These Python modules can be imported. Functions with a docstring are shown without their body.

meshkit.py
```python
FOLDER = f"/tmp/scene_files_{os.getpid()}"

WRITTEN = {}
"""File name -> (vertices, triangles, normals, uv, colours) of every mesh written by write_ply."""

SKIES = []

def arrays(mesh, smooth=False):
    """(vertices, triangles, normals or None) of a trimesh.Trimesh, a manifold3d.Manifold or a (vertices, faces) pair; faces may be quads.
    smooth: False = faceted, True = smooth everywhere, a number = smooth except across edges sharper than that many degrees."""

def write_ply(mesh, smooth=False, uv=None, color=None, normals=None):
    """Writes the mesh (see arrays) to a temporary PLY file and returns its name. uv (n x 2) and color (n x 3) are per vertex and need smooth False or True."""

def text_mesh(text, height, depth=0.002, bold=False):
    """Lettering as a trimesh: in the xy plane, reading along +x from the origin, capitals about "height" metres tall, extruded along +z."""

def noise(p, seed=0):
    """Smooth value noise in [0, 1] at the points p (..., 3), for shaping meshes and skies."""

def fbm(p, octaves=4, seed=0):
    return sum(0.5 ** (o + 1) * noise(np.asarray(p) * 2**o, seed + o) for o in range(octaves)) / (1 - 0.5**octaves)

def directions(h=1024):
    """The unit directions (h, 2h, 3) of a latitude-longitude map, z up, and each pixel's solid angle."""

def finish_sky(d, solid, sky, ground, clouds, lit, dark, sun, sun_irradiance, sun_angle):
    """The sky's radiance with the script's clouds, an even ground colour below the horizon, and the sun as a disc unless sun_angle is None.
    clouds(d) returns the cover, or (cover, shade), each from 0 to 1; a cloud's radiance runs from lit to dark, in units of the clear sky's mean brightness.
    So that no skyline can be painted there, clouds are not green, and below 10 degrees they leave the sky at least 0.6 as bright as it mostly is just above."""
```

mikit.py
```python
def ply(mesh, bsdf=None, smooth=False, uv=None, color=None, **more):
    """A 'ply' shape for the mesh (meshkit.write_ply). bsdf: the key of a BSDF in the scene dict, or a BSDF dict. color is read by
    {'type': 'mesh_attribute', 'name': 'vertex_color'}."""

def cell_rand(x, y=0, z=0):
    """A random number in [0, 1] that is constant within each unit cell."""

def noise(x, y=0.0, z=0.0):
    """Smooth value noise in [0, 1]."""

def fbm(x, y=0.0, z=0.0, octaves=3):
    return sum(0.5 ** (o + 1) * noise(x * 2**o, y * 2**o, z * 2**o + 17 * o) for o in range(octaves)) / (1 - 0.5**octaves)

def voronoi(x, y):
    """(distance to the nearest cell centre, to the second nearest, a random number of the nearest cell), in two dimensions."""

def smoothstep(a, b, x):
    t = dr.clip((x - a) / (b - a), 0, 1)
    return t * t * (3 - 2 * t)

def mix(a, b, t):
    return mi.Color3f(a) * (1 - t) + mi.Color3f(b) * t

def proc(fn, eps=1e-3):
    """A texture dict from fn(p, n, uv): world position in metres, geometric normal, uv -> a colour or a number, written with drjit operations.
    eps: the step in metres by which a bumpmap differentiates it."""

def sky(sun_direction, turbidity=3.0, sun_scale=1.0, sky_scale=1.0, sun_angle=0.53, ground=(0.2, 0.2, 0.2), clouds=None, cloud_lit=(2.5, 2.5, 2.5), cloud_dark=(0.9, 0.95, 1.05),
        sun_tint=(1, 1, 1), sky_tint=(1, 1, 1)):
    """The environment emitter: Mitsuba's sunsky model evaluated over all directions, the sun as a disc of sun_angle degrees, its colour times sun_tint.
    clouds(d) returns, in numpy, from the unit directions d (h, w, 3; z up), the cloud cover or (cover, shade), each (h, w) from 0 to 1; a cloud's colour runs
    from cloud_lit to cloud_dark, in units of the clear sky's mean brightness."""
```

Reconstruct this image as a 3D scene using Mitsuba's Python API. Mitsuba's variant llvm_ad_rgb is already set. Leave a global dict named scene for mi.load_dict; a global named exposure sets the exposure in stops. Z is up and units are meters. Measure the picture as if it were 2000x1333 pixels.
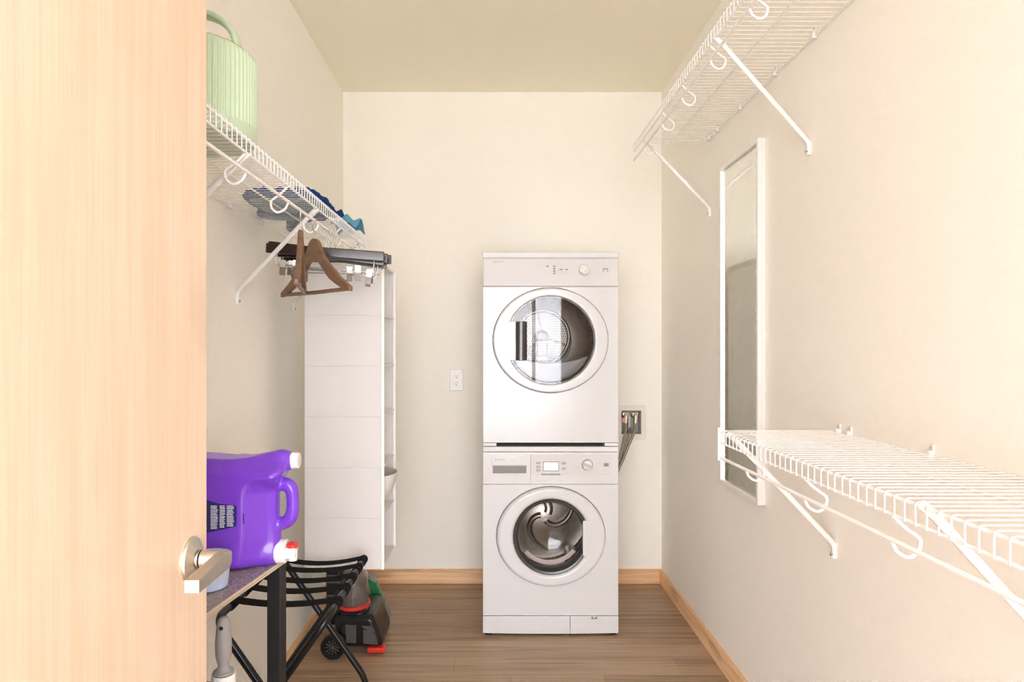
import math, numpy as np, trimesh, shapely, mitsuba as mi, drjit as dr, mikit, meshkit
from shapely.geometry import Polygon, Point, box as sbox
from shapely import affinity
from mikit import ply, proc, noise, fbm, cell_rand, smoothstep, mix
T = mi.ScalarTransform4f
rng = np.random.default_rng(7)
scene, labels = {}, {}
PI = math.pi

# ------------------------------------------------------------------ camera, light, exposure
EYE = 1.265
scene['camera'] = {'type': 'perspective', 'fov': math.degrees(2 * math.atan(1000 / 1330)), 'fov_axis': 'x',
                   'principal_point_offset_x': 0.019, 'principal_point_offset_y': -0.0101, 'near_clip': 0.02, 'far_clip': 100.0,
                   'to_world': T().look_at(origin=[0, 0, EYE], target=[0, 1, EYE], up=[0, 0, 1])}
exposure = 0.31
WINDOW_LIGHT = (9.5, 9.95, 10.85)      # daylight on the diffusing window of the room behind the camera

# ------------------------------------------------------------------ materials
def mat(key, d):
    scene[key] = {'type': 'twosided', 'bsdf': d} if d['type'] not in ('dielectric', 'thindielectric', 'principledthin', 'bumpmap', 'twosided') else d
    return key
def rgb(c): return {'type': 'rgb', 'value': list(c)}
def srgb(r, g, b): return [(x / 255 / 12.92) if x <= 10 else ((x / 255 + .055) / 1.055) ** 2.4 for x in (r, g, b)]
def pri(c, rough=.5, **k):
    return {'type': 'principled', 'base_color': rgb(c) if not isinstance(c, dict) else c, 'roughness': rough, **k}
def plastic(c, alpha=.1): return {'type': 'roughplastic', 'diffuse_reflectance': rgb(c), 'alpha': alpha, 'nonlinear': False}
def diff(c): return {'type': 'diffuse', 'reflectance': rgb(c) if not isinstance(c, dict) else c}

WALL_C = (.925, .898, .833)
def wall_fn(p, n, uv):
    v = fbm(p.x * 60, p.y * 60, p.z * 60, 2)
    return mi.Color3f(WALL_C) * (.985 + .03 * v)
mat('m_wall', diff(proc(wall_fn)))
mat('m_ceiling', diff((.92, .88, .745)))
mat('m_hall_wall', diff((.88, .87, .85)))

def floor_fn(p, n, uv):
    row = dr.floor((p.y - 2.629) / .152)
    off = cell_rand(row, 3, 1) * 3.1
    tone = cell_rand(row, dr.floor((p.x + cell_rand(row, 7, 2) * 9) / 1.22), 5)
    a = p.x * 2.2 + off * 7
    y = p.y + .012 * noise(p.x * 3 + off, p.y * 9, 0)
    g = fbm(a, y * 75 + off * 13, 0.0, 4)
    fine = noise(p.x * 9 + off, p.y * 420, 0)
    k = dr.clip(.55 * g + .20 * fine + .25 * tone, 0, 1)
    c = mix((.26, .165, .098), (.43, .295, .195), smoothstep(.2, .8, k))
    streak = smoothstep(.60, .75, fbm(p.x * 3.5 + off * 5, p.y * 130, 4.0, 2))
    return c * (1 - .16 * streak)
mat('m_floor', pri(proc(floor_fn), .42, specular=.4))
mat('m_subfloor', diff((.12, .09, .07)))

def door_fn(p, n, uv):
    w = .02 * noise(p.y * 8, p.z * 1.3, 0)
    g = fbm((p.y + w) * 60, p.z * 3.6, 0, 4)
    fine = noise(p.y * 330, p.z * 9, 1)
    knot = smoothstep(.80, .90, noise(p.y * 10 + 3, p.z * 4.5, 7))
    c = mix((.645, .480, .350), (.695, .540, .415), smoothstep(.2, .8, g * .7 + fine * .3))
    return c * (1 - .07 * knot)
mat('m_door', pri(proc(door_fn), .38, specular=.45))
def trim_fn(p, n, uv):
    a = dr.select(dr.abs(n.x) > .5, p.y, p.x)
    g = fbm(a * 3.5, p.z * 70 + .4 * noise(a * 6, p.z * 20, 2), 0, 4)
    knot = smoothstep(.72, .86, noise(a * 5.0 + 1.3, p.z * 22, 3))
    fine = noise(a * 14, p.z * 500, 1)
    return mix((.70, .42, .215), (.85, .58, .345), smoothstep(.25, .75, g * .8 + fine * .2)) * (1 - .22 * knot)
mat('m_trim', pri(proc(trim_fn), .45, specular=.4))
def lam_fn(p, n, uv):
    s = noise(p.x * 700, p.y * 700, 0) * .6 + noise(p.x * 260, p.y * 260, 3) * .4
    return mix((.175, .132, .125), (.36, .30, .285), smoothstep(.25, .75, s))
mat('m_laminate', pri(proc(lam_fn), .42, specular=.4))
def ply_fn(p, n, uv):
    return mix((.40, .32, .24), (.53, .44, .345), smoothstep(.35, .65, noise(p.z * 420, p.y * 6, 0)))
mat('m_tabletop_edge', pri(proc(ply_fn), .6))
mat('m_black_metal', pri((.008, .0075, .0075), .26, specular=.35))
mat('m_leg_metal', pri((.015, .014, .0135), .45, specular=.3))
mat('m_strap', pri((.010, .009, .009), .9, specular=.1))
mat('m_white_wire', pri((.80, .79, .775), .32, specular=.5))
mat('m_white_plastic', plastic((.82, .81, .79), .12))
mat('m_appliance', plastic((.675, .68, .69), .05))
mat('m_appliance_matte', plastic((.71, .71, .715), .18))
mat('m_panel', plastic((.66, .645, .64), .2))
mat('m_seam', diff((.10, .095, .09)))
mat('m_print', diff((.30, .29, .28)))
mat('m_print_dark', diff((.08, .08, .08)))
mat('m_print_faint', diff((.60, .58, .56)))
mat('m_screen', plastic((.90, .92, .93), .1))
mat('m_grey_button', plastic((.36, .35, .34), .2))
mat('m_drawer_recess', plastic((.26, .245, .22), .25))
mat('m_knob', plastic((.74, .72, .69), .15))
mat('m_chrome', {'type': 'roughconductor', 'specular_reflectance': rgb((.62, .60, .57)), 'material': 'none', 'alpha': .10})
mat('m_clip', pri((.17, .125, .09), .3, specular=.5))
mat('m_dark_chrome', pri((.045, .038, .034), .16, specular=.5))
mat('m_steel', {'type': 'roughconductor', 'specular_reflectance': rgb((.80, .77, .73)), 'material': 'none', 'alpha': .22})
mat('m_drum_steel', {'type': 'roughconductor', 'specular_reflectance': rgb((.50, .455, .41)), 'material': 'none', 'alpha': .20})
def perf_fn(p, n, uv):
    a, b = p.x * 95, p.z * 82
    row = dr.floor(b)
    a = a + .5 * (row - 2 * dr.floor(row / 2))
    d = dr.sqrt(dr.square(a - dr.floor(a) - .5) + dr.square(b - row - .5))
    return mix((.025, .022, .02), (.20, .175, .155), smoothstep(.24, .32, d))
mat('m_perforated', pri(proc(perf_fn), .35, metallic=.6))
def perf_drum_fn(p, n, uv):
    a, b = uv.x * 110, p.y * 55
    d = dr.sqrt(dr.square(a - dr.floor(a) - .5) + dr.square(b - dr.floor(b) - .5))
    return mix((.05, .045, .04), (.55, .51, .47), smoothstep(.20, .28, d))
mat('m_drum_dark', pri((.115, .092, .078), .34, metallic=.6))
mat('m_grey_cast', pri((.36, .34, .32), .4, specular=.4))
mat('m_gasket', pri((.13, .13, .13), .45, specular=.4))
mat('m_grey_rim', pri((.055, .052, .05), .25, specular=.5))
mat('m_sill', pri((.09, .085, .092), .28, specular=.5))
mat('m_appliance_side_lifted', plastic((.86, .85, .83), .18))  # sides painted whiter than the front to offset the shade they stand in
mat('m_zinc', pri((.33, .33, .33), .45, metallic=.6))
mat('m_glass', {'type': 'thindielectric', 'int_ior': 1.42})
mat('m_mirror', {'type': 'conductor', 'material': 'none', 'specular_reflectance': rgb((.86, .85, .80))})
mat('m_mirror_frame', pri((.80, .785, .76), .38, metallic=.15, specular=.5))
mat('m_box_frame', plastic((.84, .79, .73), .2))
mat('m_nickel', {'type': 'roughconductor', 'specular_reflectance': rgb((.77, .72, .66)), 'material': 'none', 'alpha': .24})
mat('m_dark_gap', diff((.03, .03, .03)))
mat('m_mint', pri((.49, .60, .425), .36, specular=.45))
mat('m_purple', pri((.175, .048, .54), .22, specular=.5))
mat('m_label_navy', pri((.025, .025, .12), .3))
mat('m_label_print', diff((.62, .64, .72)))
mat('m_cap_white', plastic((.86, .86, .85), .1))
mat('m_red', pri((.62, .03, .025), .3))
mat('m_cup', {'type': 'principledthin', 'base_color': rgb((.80, .86, .95)), 'roughness': .35, 'diff_trans': 1.1, 'spec_trans': .12})
mat('m_cup_liquid', pri((.40, .56, .80), .3))
mat('m_grey_rubber', pri((.30, .285, .275), .55, specular=.35))
mat('m_paper', diff((.82, .81, .78)))
def cloth_fn(p, n, uv):
    return mi.Color3f(.88, .87, .86) * (.96 + .08 * noise((p.x + p.y) * 900, p.z * 900, 0))
mat('m_cloth', {'type': 'principledthin', 'base_color': proc(cloth_fn), 'roughness': .9, 'diff_trans': .8})
mat('m_piping', diff((.87, .86, .84)))
mat('m_bowl', plastic((.83, .81, .78), .15))
mat('m_dark_wood', plastic((.030, .016, .013), .06))
def walnut_fn(p, n, uv):
    return mix((.115, .058, .030), (.19, .10, .055), fbm(p.x * 40, p.y * 40, p.z * 60, 3))
mat('m_walnut', pri(proc(walnut_fn), .4))
mat('m_navy', pri((.012, .035, .13), .95, specular=.1, sheen=.4))
mat('m_pad', pri((.20, .27, .28), .9, specular=.1))
mat('m_teal', pri((.13, .34, .46), .9, specular=.1))
mat('m_vac_black', pri((.010, .0095, .0095), .25, specular=.4))
mat('m_vac_grey', pri((.075, .072, .070), .3, specular=.5))
mat('m_tank', {'type': 'principledthin', 'base_color': rgb((.80, .76, .72)), 'roughness': .08, 'diff_trans': .2, 'spec_trans': .9})
mat('m_tank_inner', pri((.42, .40, .37), .35))
mat('m_green', pri((.008, .17, .045), .45))
mat('m_bottle', {'type': 'principledthin', 'base_color': rgb((.62, .62, .60)), 'roughness': .2, 'diff_trans': .5, 'spec_trans': .6})
mat('m_hose', pri((.29, .25, .18), .35, metallic=.35))
mat('m_box_grey', pri((.50, .465, .445), .55))
mat('m_brass', {'type': 'roughconductor', 'specular_reflectance': rgb((.72, .66, .52)), 'material': 'none', 'alpha': .25})
mat('m_tag_pink', diff((.72, .36, .32)))
mat('m_wand', diff((.60, .585, .56)))

# ------------------------------------------------------------------ mesh helpers
def merge(*ms): return trimesh.util.concatenate([m for m in ms])
def hull(pts): return trimesh.convex.convex_hull(np.asarray(pts, float))
def rbox(x0, x1, y0, y1, z0, z1, r=.002, n=2):
    """box with rounded edges"""
    lo, hi = np.minimum([x0, y0, z0], [x1, y1, z1]), np.maximum([x0, y0, z0], [x1, y1, z1])
    r = min(r, *(0.49 * (hi - lo)))
    pts = []
    a = np.linspace(0, PI / 2, n + 1)
    for sx in (0, 1):
        for sy in (0, 1):
            for sz in (0, 1):
                c = np.where([sx, sy, sz], hi - r, lo + r)
                sg = np.where([sx, sy, sz], 1, -1)
                for t in a:
                    for f in a:
                        pts.append(c + r * sg * np.array([math.cos(t) * math.cos(f), math.cos(t) * math.sin(f), math.sin(t)]))
    return hull(pts)
def cbox(x0, x1, y0, y1, z0, z1): return trimesh.creation.box(bounds=[[min(x0, x1), min(y0, y1), min(z0, z1)], [max(x0, x1), max(y0, y1), max(z0, z1)]])
def smooth_path(pts, n=6):
    """Catmull-Rom through the points"""
    p = np.asarray(pts, float); q = np.vstack([2 * p[0] - p[1], p, 2 * p[-1] - p[-2]]); out = []
    for i in range(1, len(q) - 2):
        for t in np.linspace(0, 1, n, endpoint=False):
            a, b, c, d = q[i - 1], q[i], q[i + 1], q[i + 2]
            out.append(.5 * (2 * b + (c - a) * t + (2 * a - 5 * b + 4 * c - d) * t ** 2 + (3 * b - a - 3 * c + d) * t ** 3))
    return np.vstack(out + [p[-1]])
def sweep(path, ring, closed=False, scale=None):
    """ring: (k,2) profile swept along the path; returns a capped tube"""
    p = np.asarray(path, float); n = len(p); k = len(ring)
    t = np.gradient(p, axis=0) if not closed else np.roll(p, -1, 0) - np.roll(p, 1, 0)
    t /= np.linalg.norm(t, axis=1, keepdims=True)
    ref = np.array([0, 0, 1.0]) if abs(t[0][2]) < .9 else np.array([0, 1.0, 0])
    u = np.cross(t[0], ref); u /= np.linalg.norm(u)
    V = []
    for i in range(n):
        u = u - t[i] * (u @ t[i]); u /= np.linalg.norm(u); w = np.cross(t[i], u)
        s = 1 if scale is None else scale[i]
        V.append(p[i] + s * (ring[:, :1] * u + ring[:, 1:] * w))
    V = np.vstack(V); F = []
    m = n if closed else n - 1
    for i in range(m):
        a, b = i * k, ((i + 1) % n) * k
        j = np.arange(k); j2 = (j + 1) % k
        F.append(np.stack([a + j, a + j2, b + j2], 1)); F.append(np.stack([a + j, b + j2, b + j], 1))
    if not closed:
        V = np.vstack([V, p[0], p[-1]]); j = np.arange(k); j2 = (j + 1) % k
        F.append(np.stack([j2, j, np.full(k, n * k)], 1))
        F.append(np.stack([(n - 1) * k + j, (n - 1) * k + j2, np.full(k, n * k + 1)], 1))
    return trimesh.Trimesh(V, np.vstack(F), process=False)
def circ(r, k=8, ry=None):
    a = np.arange(k) / k * 2 * PI
    return np.stack([r * np.cos(a), (ry or r) * np.sin(a)], 1)
def tube(path, r, k=8, closed=False, scale=None): return sweep(path, circ(r, k), closed, scale)
def bend(pts, r, n=4):
    """polyline with its corners rounded by radius r"""
    p = [np.asarray(q, float) for q in pts]; out = [p[0]]
    for a, b, c in zip(p[:-2], p[1:-1], p[2:]):
        u, v = a - b, c - b; lu, lv = np.linalg.norm(u), np.linalg.norm(v)
        d = min(r, .48 * lu, .48 * lv); s, e = b + u / lu * d, b + v / lv * d
        for t in np.linspace(0, 1, n + 1): out.append((1 - t) ** 2 * s + 2 * t * (1 - t) * b + t ** 2 * e)
    return np.array(out + [p[-1]])
def lathe(profile, center, axis='z', n=48, sx=1.0, sz=1.0):
    """(radius, height) profile turned about an axis through center"""
    pr = np.asarray(profile, float); a = np.arange(n) / n * 2 * PI; V = []
    for r, h in pr:
        c, s = r * np.cos(a) * sx, r * np.sin(a) * sz
        V.append(np.stack([c, s, np.full(n, h)], 1) if axis == 'z' else (np.stack([c, np.full(n, h), s], 1) if axis == 'y' else np.stack([np.full(n, h), c, s], 1)))
    V = np.vstack(V) + np.asarray(center); F = []; j = np.arange(n); j2 = (j + 1) % n
    for i in range(len(pr) - 1):
        a0, b0 = i * n, (i + 1) * n
        F.append(np.stack([a0 + j, a0 + j2, b0 + j2], 1)); F.append(np.stack([a0 + j, b0 + j2, b0 + j], 1))
    F = np.vstack(F)
    if axis == 'y': F = F[:, ::-1]
    return trimesh.Trimesh(V, F, process=False)
def bevel_extrude(poly, h, b=.002, seg=2, simplify=None):
    """polygon in (u, v) raised from w=0 to w=h with a rounded upper edge; returns mesh in (u, v, w)"""
    parts = []
    for g in getattr(poly, 'geoms', [poly]):
        g = shapely.geometry.polygon.orient(g)
        rings = [np.array(g.exterior.coords)[:-1]] + [np.array(r.coords)[:-1] for r in g.interiors]
        lay = [(0.0, 0.0)] + [(h - b + b * math.sin(t), b * (1 - math.cos(t))) for t in np.linspace(0, PI / 2, seg + 1)] if b > 0 else [(0.0, 0.0), (h, 0.0)]
        V, F, off, tops = [], [], 0, []
        for r in rings:
            d1 = r - np.roll(r, 1, 0); d2 = np.roll(r, -1, 0) - r
            n1 = np.stack([-d1[:, 1], d1[:, 0]], 1) / np.maximum(np.linalg.norm(d1, axis=1, keepdims=True), 1e-12)
            n2 = np.stack([-d2[:, 1], d2[:, 0]], 1) / np.maximum(np.linalg.norm(d2, axis=1, keepdims=True), 1e-12)
            m = n1 + n2; m /= np.maximum((m * m).sum(1, keepdims=True) / 2, .35)
            k = len(r); j = np.arange(k); j2 = (j + 1) % k
            for i, (z, o) in enumerate(lay):
                V.append(np.hstack([r + m * o, np.full((k, 1), z)]))
                if i:
                    a, c = off + (i - 1) * k, off + i * k
                    F.append(np.stack([a + j, a + j2, c + j2], 1)); F.append(np.stack([a + j, c + j2, c + j], 1))
            tops.append((r + m * lay[-1][1], off + (len(lay) - 1) * k, r, off)); off += k * len(lay)
        from mapbox_earcut import triangulate_float64
        for sel, flip in ((0, False), (2, True)):
            pts = np.vstack([t[sel] for t in tops]); ends = np.cumsum([len(t[sel]) for t in tops]).astype(np.uint32)
            tri = triangulate_float64(pts, ends).reshape(-1, 3)
            idx = np.concatenate([np.arange(len(t[sel])) + t[1 if sel == 0 else 3] for t in tops])
            q_ = pts[tri]; ar_ = np.cross(q_[:, 1] - q_[:, 0], q_[:, 2] - q_[:, 0]); tri = np.where((ar_ < 0)[:, None], tri[:, ::-1], tri)
            tri = idx[tri]
            F.append(tri[:, ::-1] if flip else tri)
        mm = trimesh.Trimesh(np.vstack(V), np.vstack(F), process=False)
        parts.append(mm)
    return merge(*parts)
def front(m, y):
    """(u,v,w) mesh -> faces the camera: x=u, z=v, w towards -y, base at y"""
    v = m.vertices; return trimesh.Trimesh(np.stack([v[:, 0], y - v[:, 2], v[:, 1]], 1), m.faces, process=False)
def circle(cx, cy, rx, rz=None, n=96):
    a = np.arange(n) / n * 2 * PI; return Polygon(np.stack([cx + rx * np.cos(a), cy + (rz or rx) * np.sin(a)], 1))
def rrect(x0, z0, x1, z1, r, n=6): return sbox(x0 + r, z0 + r, x1 - r, z1 - r).buffer(r, quad_segs=n)
def move(m, M):
    m = m.copy(); m.apply_transform(M); return m
def rotz(a, at=(0, 0, 0)): return trimesh.transformations.rotation_matrix(a, [0, 0, 1], at)
def surface_nets(vol, lo, h):
    """mesh of vol < 0"""
    s = vol < 0; A = np.asarray(vol.shape) - 1
    def cut(a, o): return a[o[0]:o[0] + A[0], o[1]:o[1] + A[1], o[2]:o[2] + A[2]]
    cor = [(i, j, k) for i in (0, 1) for j in (0, 1) for k in (0, 1)]
    cnt = sum(cut(s, c).astype(int) for c in cor); act = (cnt > 0) & (cnt < 8)
    acc = np.zeros((*A, 3)); num = np.zeros(A)
    for c in cor:
        for ax in range(3):
            if c[ax] == 0:
                d = list(c); d[ax] = 1
                a, b = cut(vol, c), cut(vol, d); ch = (a < 0) != (b < 0)
                t = np.where(ch, a / np.where(a - b == 0, 1, a - b), 0)
                for q in range(3): acc[..., q] += np.where(ch, c[q] + (t if q == ax else 0), 0)
                num += ch
    ix = np.full(A, -1); w = np.argwhere(act); ix[act] = np.arange(len(w))
    V = (w + acc[act] / num[act][:, None]) * h + np.asarray(lo); F = []
    for ax in range(3):
        o1, o2 = (ax + 1) % 3, (ax + 2) % 3
        sl = [slice(None)] * 3; sl2 = [slice(None)] * 3; sl[ax] = slice(0, -1); sl2[ax] = slice(1, None)
        a, b = s[tuple(sl)], s[tuple(sl2)]
        for e in np.argwhere(a != b):
            if e[o1] == 0 or e[o2] == 0 or e[o1] >= A[o1] or e[o2] >= A[o2]: continue
            q = []
            for d1, d2 in ((-1, -1), (0, -1), (0, 0), (-1, 0)):
                c = e.copy(); c[o1] += d1; c[o2] += d2; q.append(ix[tuple(c)])
            if not a[tuple(e)]: q = q[::-1]
            F.append([q[0], q[1], q[2]]); F.append([q[0], q[2], q[3]])
    return trimesh.Trimesh(V, np.array(F), process=False)
def grid(lo, hi, h):
    ax = [np.arange(a, b + h, h) for a, b in zip(lo, hi)]
    return np.meshgrid(*ax, indexing='ij')
def sd_poly(poly, X, Z):
    """signed distance to a polygon on a 2-D grid"""
    pts = shapely.points(X.ravel(), Z.ravel()); d = shapely.distance(pts, poly.boundary)
    return np.where(shapely.contains_xy(poly, X.ravel(), Z.ravel()), -d, d).reshape(X.shape)
def sd_capsule(P, a, b, r):
    a, b = np.asarray(a, float), np.asarray(b, float); d = b - a
    q = [P[i] - a[i] for i in range(3)]; t = np.clip(sum(q[i] * d[i] for i in range(3)) / (d @ d), 0, 1)
    return np.sqrt(sum((q[i] - t * d[i]) ** 2 for i in range(3))) - r
def sd_rbox(P, lo, hi, r):
    c = [(a + b) / 2 for a, b in zip(lo, hi)]; e = [(b - a) / 2 - r for a, b in zip(lo, hi)]
    q = [np.abs(P[i] - c[i]) - e[i] for i in range(3)]
    return np.sqrt(sum(np.maximum(x, 0) ** 2 for x in q)) + np.minimum(np.maximum(np.maximum(q[0], q[1]), q[2]), 0) - r
def smin(a, b, k):
    h = np.clip(.5 + .5 * (b - a) / k, 0, 1); return b * (1 - h) + a * h - k * h * (1 - h)

# ------------------------------------------------------------------ naming
def free(key):
    if key not in scene and key not in labels and key not in used: used.add(key); return key
    i = 1
    while f'{key}_{i:03d}' in used: i += 1
    used.add(f'{key}_{i:03d}'); return f'{key}_{i:03d}'
used = set()
def thing(name, label, cat, group=None):
    k = free(name); labels[k] = {'label': label, 'category': cat}
    if group: labels[k]['group'] = group
    return k
def put(name, mesh, m, parent=None, smooth=False, label=None, kind=None, to_world=None, **more):
    k = free(f'{parent}__{name}' if parent else name)
    d = dict(mesh) if isinstance(mesh, dict) else ply(mesh, m, smooth, **more)
    if to_world is not None: d['to_world'] = to_world
    scene[k] = d
    e = {}
    if label: e['label'] = label
    if kind: e['kind'] = kind
    if e: labels[k] = e
    return k
def single(name, mesh, m, label, cat, smooth=False, group=None):
    k = put(name, mesh, m, None, smooth); labels[k] = {'label': label, 'category': cat}
    if group: labels[k]['group'] = group
    return k
def struct(name, mesh, m, smooth=False, label=None, **more):
    k = put(name, mesh, m, None, smooth, kind='structure', **more)
    if label: labels[k]['label'] = label
    return k

# ------------------------------------------------------------------ the room
XL, XR, YB, ZC = -.803, .908, 3.658, 2.640
YF0, YF1 = .13, .25              # wall with the doorway
DX0, DX1, DZ = -.505, .586, 2.44
k = struct('floor', cbox(XL - .1, XR + .1, YF0, YB + .1, -.05, -.012), 'm_subfloor', label='grey-brown wood-look plank floor')
edges = [-.60, .30, 1.1]
rows = np.arange(2.629 - .152 * 17, YB, .152)
for i, y0 in enumerate(rows):
    y1 = min(y0 + .152, YB); y0c = max(y0, YF0)
    if y1 <= y0c: continue
    j0 = {16: .071, 17: -.152, 18: -.62, 19: .31, 20: -.33, 21: .12, 22: -.5}.get(i, float(rng.uniform(-.6, .6)))
    cuts = [XL] + sorted(c for c in (j0 - 1.22, j0, j0 + 1.22) if XL + .02 < c < XR - .02) + [XR]
    for a, b in zip(cuts[:-1], cuts[1:]):
        v = np.array([[a, y0c, -.012], [b, y0c, -.012], [b, y1, -.012], [a, y1, -.012]]); g = .0005
        top = np.array([[a + g, y0c + g, 0], [b - g, y0c + g, 0], [b - g, y1 - g, 0], [a + g, y1 - g, 0]])
        mid = v + [0, 0, .0112]
        put('plank', hull(np.vstack([v, mid, top])), 'm_floor', 'floor')
struct('ceiling', cbox(XL - .1, XR + .1, YF0, YB + .1, ZC, ZC + .05), 'm_ceiling', label='cream painted ceiling')
struct('wall_left', cbox(XL - .1, XL, YF0, YB + .1, -.012, ZC), 'm_wall', label='cream painted wall with the wire shelf')
struct('wall_right', cbox(XR, XR + .1, YF0, YB + .1, -.012, ZC), 'm_wall', label='cream painted wall with two wire shelves and the mirror')
VB = (.690, .800, .800, .930)    # recess of the valve box: x0, x1, z0, z1
wb = merge(cbox(XL - .1, VB[0], YB, YB + .1, -.012, ZC), cbox(VB[1], XR + .1, YB, YB + .1, -.012, ZC), cbox(VB[0], VB[1], YB, YB + .1, -.012, VB[2]), cbox(VB[0], VB[1], YB, YB + .1, VB[3], ZC))
struct('wall_back', wb, 'm_wall', label='cream painted wall behind the stacked machines')
wf = sbox(XL - 1.2, -.012, XR + 1.1, ZC).difference(sbox(DX0, -.02, DX1, DZ))
struct('wall_front', front(bevel_extrude(wf, YF1 - YF0, 0), YF1), 'm_wall')
def base_profile(): return
BH, BT = .078, .013
struct('baseboard_back', rbox(XL, XR - BT, YB - BT, YB, 0, BH, .0025), 'm_trim', label='orange maple baseboard along the back wall')
struct('baseboard_right', rbox(XR - BT, XR, YF1, YB, 0, BH, .0025), 'm_trim', label='orange maple baseboard along the right wall')
struct('baseboard_left', rbox(XL, XL + BT, YF1, YB - BT, 0, BH, .0025), 'm_trim', label='orange maple baseboard along the left wall')
# room behind the camera, from which the daylight comes
HX0, HX1, HY = -2.4, 2.4, -2.6
struct('floor_hall', cbox(HX0, HX1, HY, YF0, -.05, 0), 'm_floor')
struct('ceiling_hall', cbox(HX0, HX1, HY, YF0, ZC, ZC + .05), 'm_hall_wall')
struct('wall_hall_left', cbox(HX0 - .1, HX0, HY, YF0, -.012, ZC), 'm_hall_wall')
struct('wall_hall_right', cbox(HX1, HX1 + .1, HY, YF0, -.012, ZC), 'm_hall_wall')
WX0, WX1, WZ0, WZ1 = -2.1, 2.1, .30, 2.25
we = sbox(HX0 - .1, -.012, HX1 + .1, ZC).difference(sbox(WX0, WZ0, WX1, WZ1))
struct('wall_hall_end', front(bevel_extrude(we, .1, 0), HY), 'm_hall_wall')
struct('window_1', merge(*[cbox(x - .022, x + .022, HY - .07, HY - .03, WZ0, WZ1) for x in np.linspace(WX0 + .022, WX1 - .022, 9)],
                         cbox(WX0, WX1, HY - .07, HY - .03, WZ0, WZ0 + .05), cbox(WX0, WX1, HY - .07, HY - .03, WZ1 - .05, WZ1)), 'm_white_plastic')
pane = trimesh.Trimesh([[WX0, HY - .08, WZ0], [WX1, HY - .08, WZ0], [WX1, HY - .08, WZ1], [WX0, HY - .08, WZ1]], [[0, 2, 1], [0, 3, 2]], process=False)
put('pane', pane, 'm_hall_wall', 'window_1', emitter={'type': 'area', 'radiance': rgb(WINDOW_LIGHT)})

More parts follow.
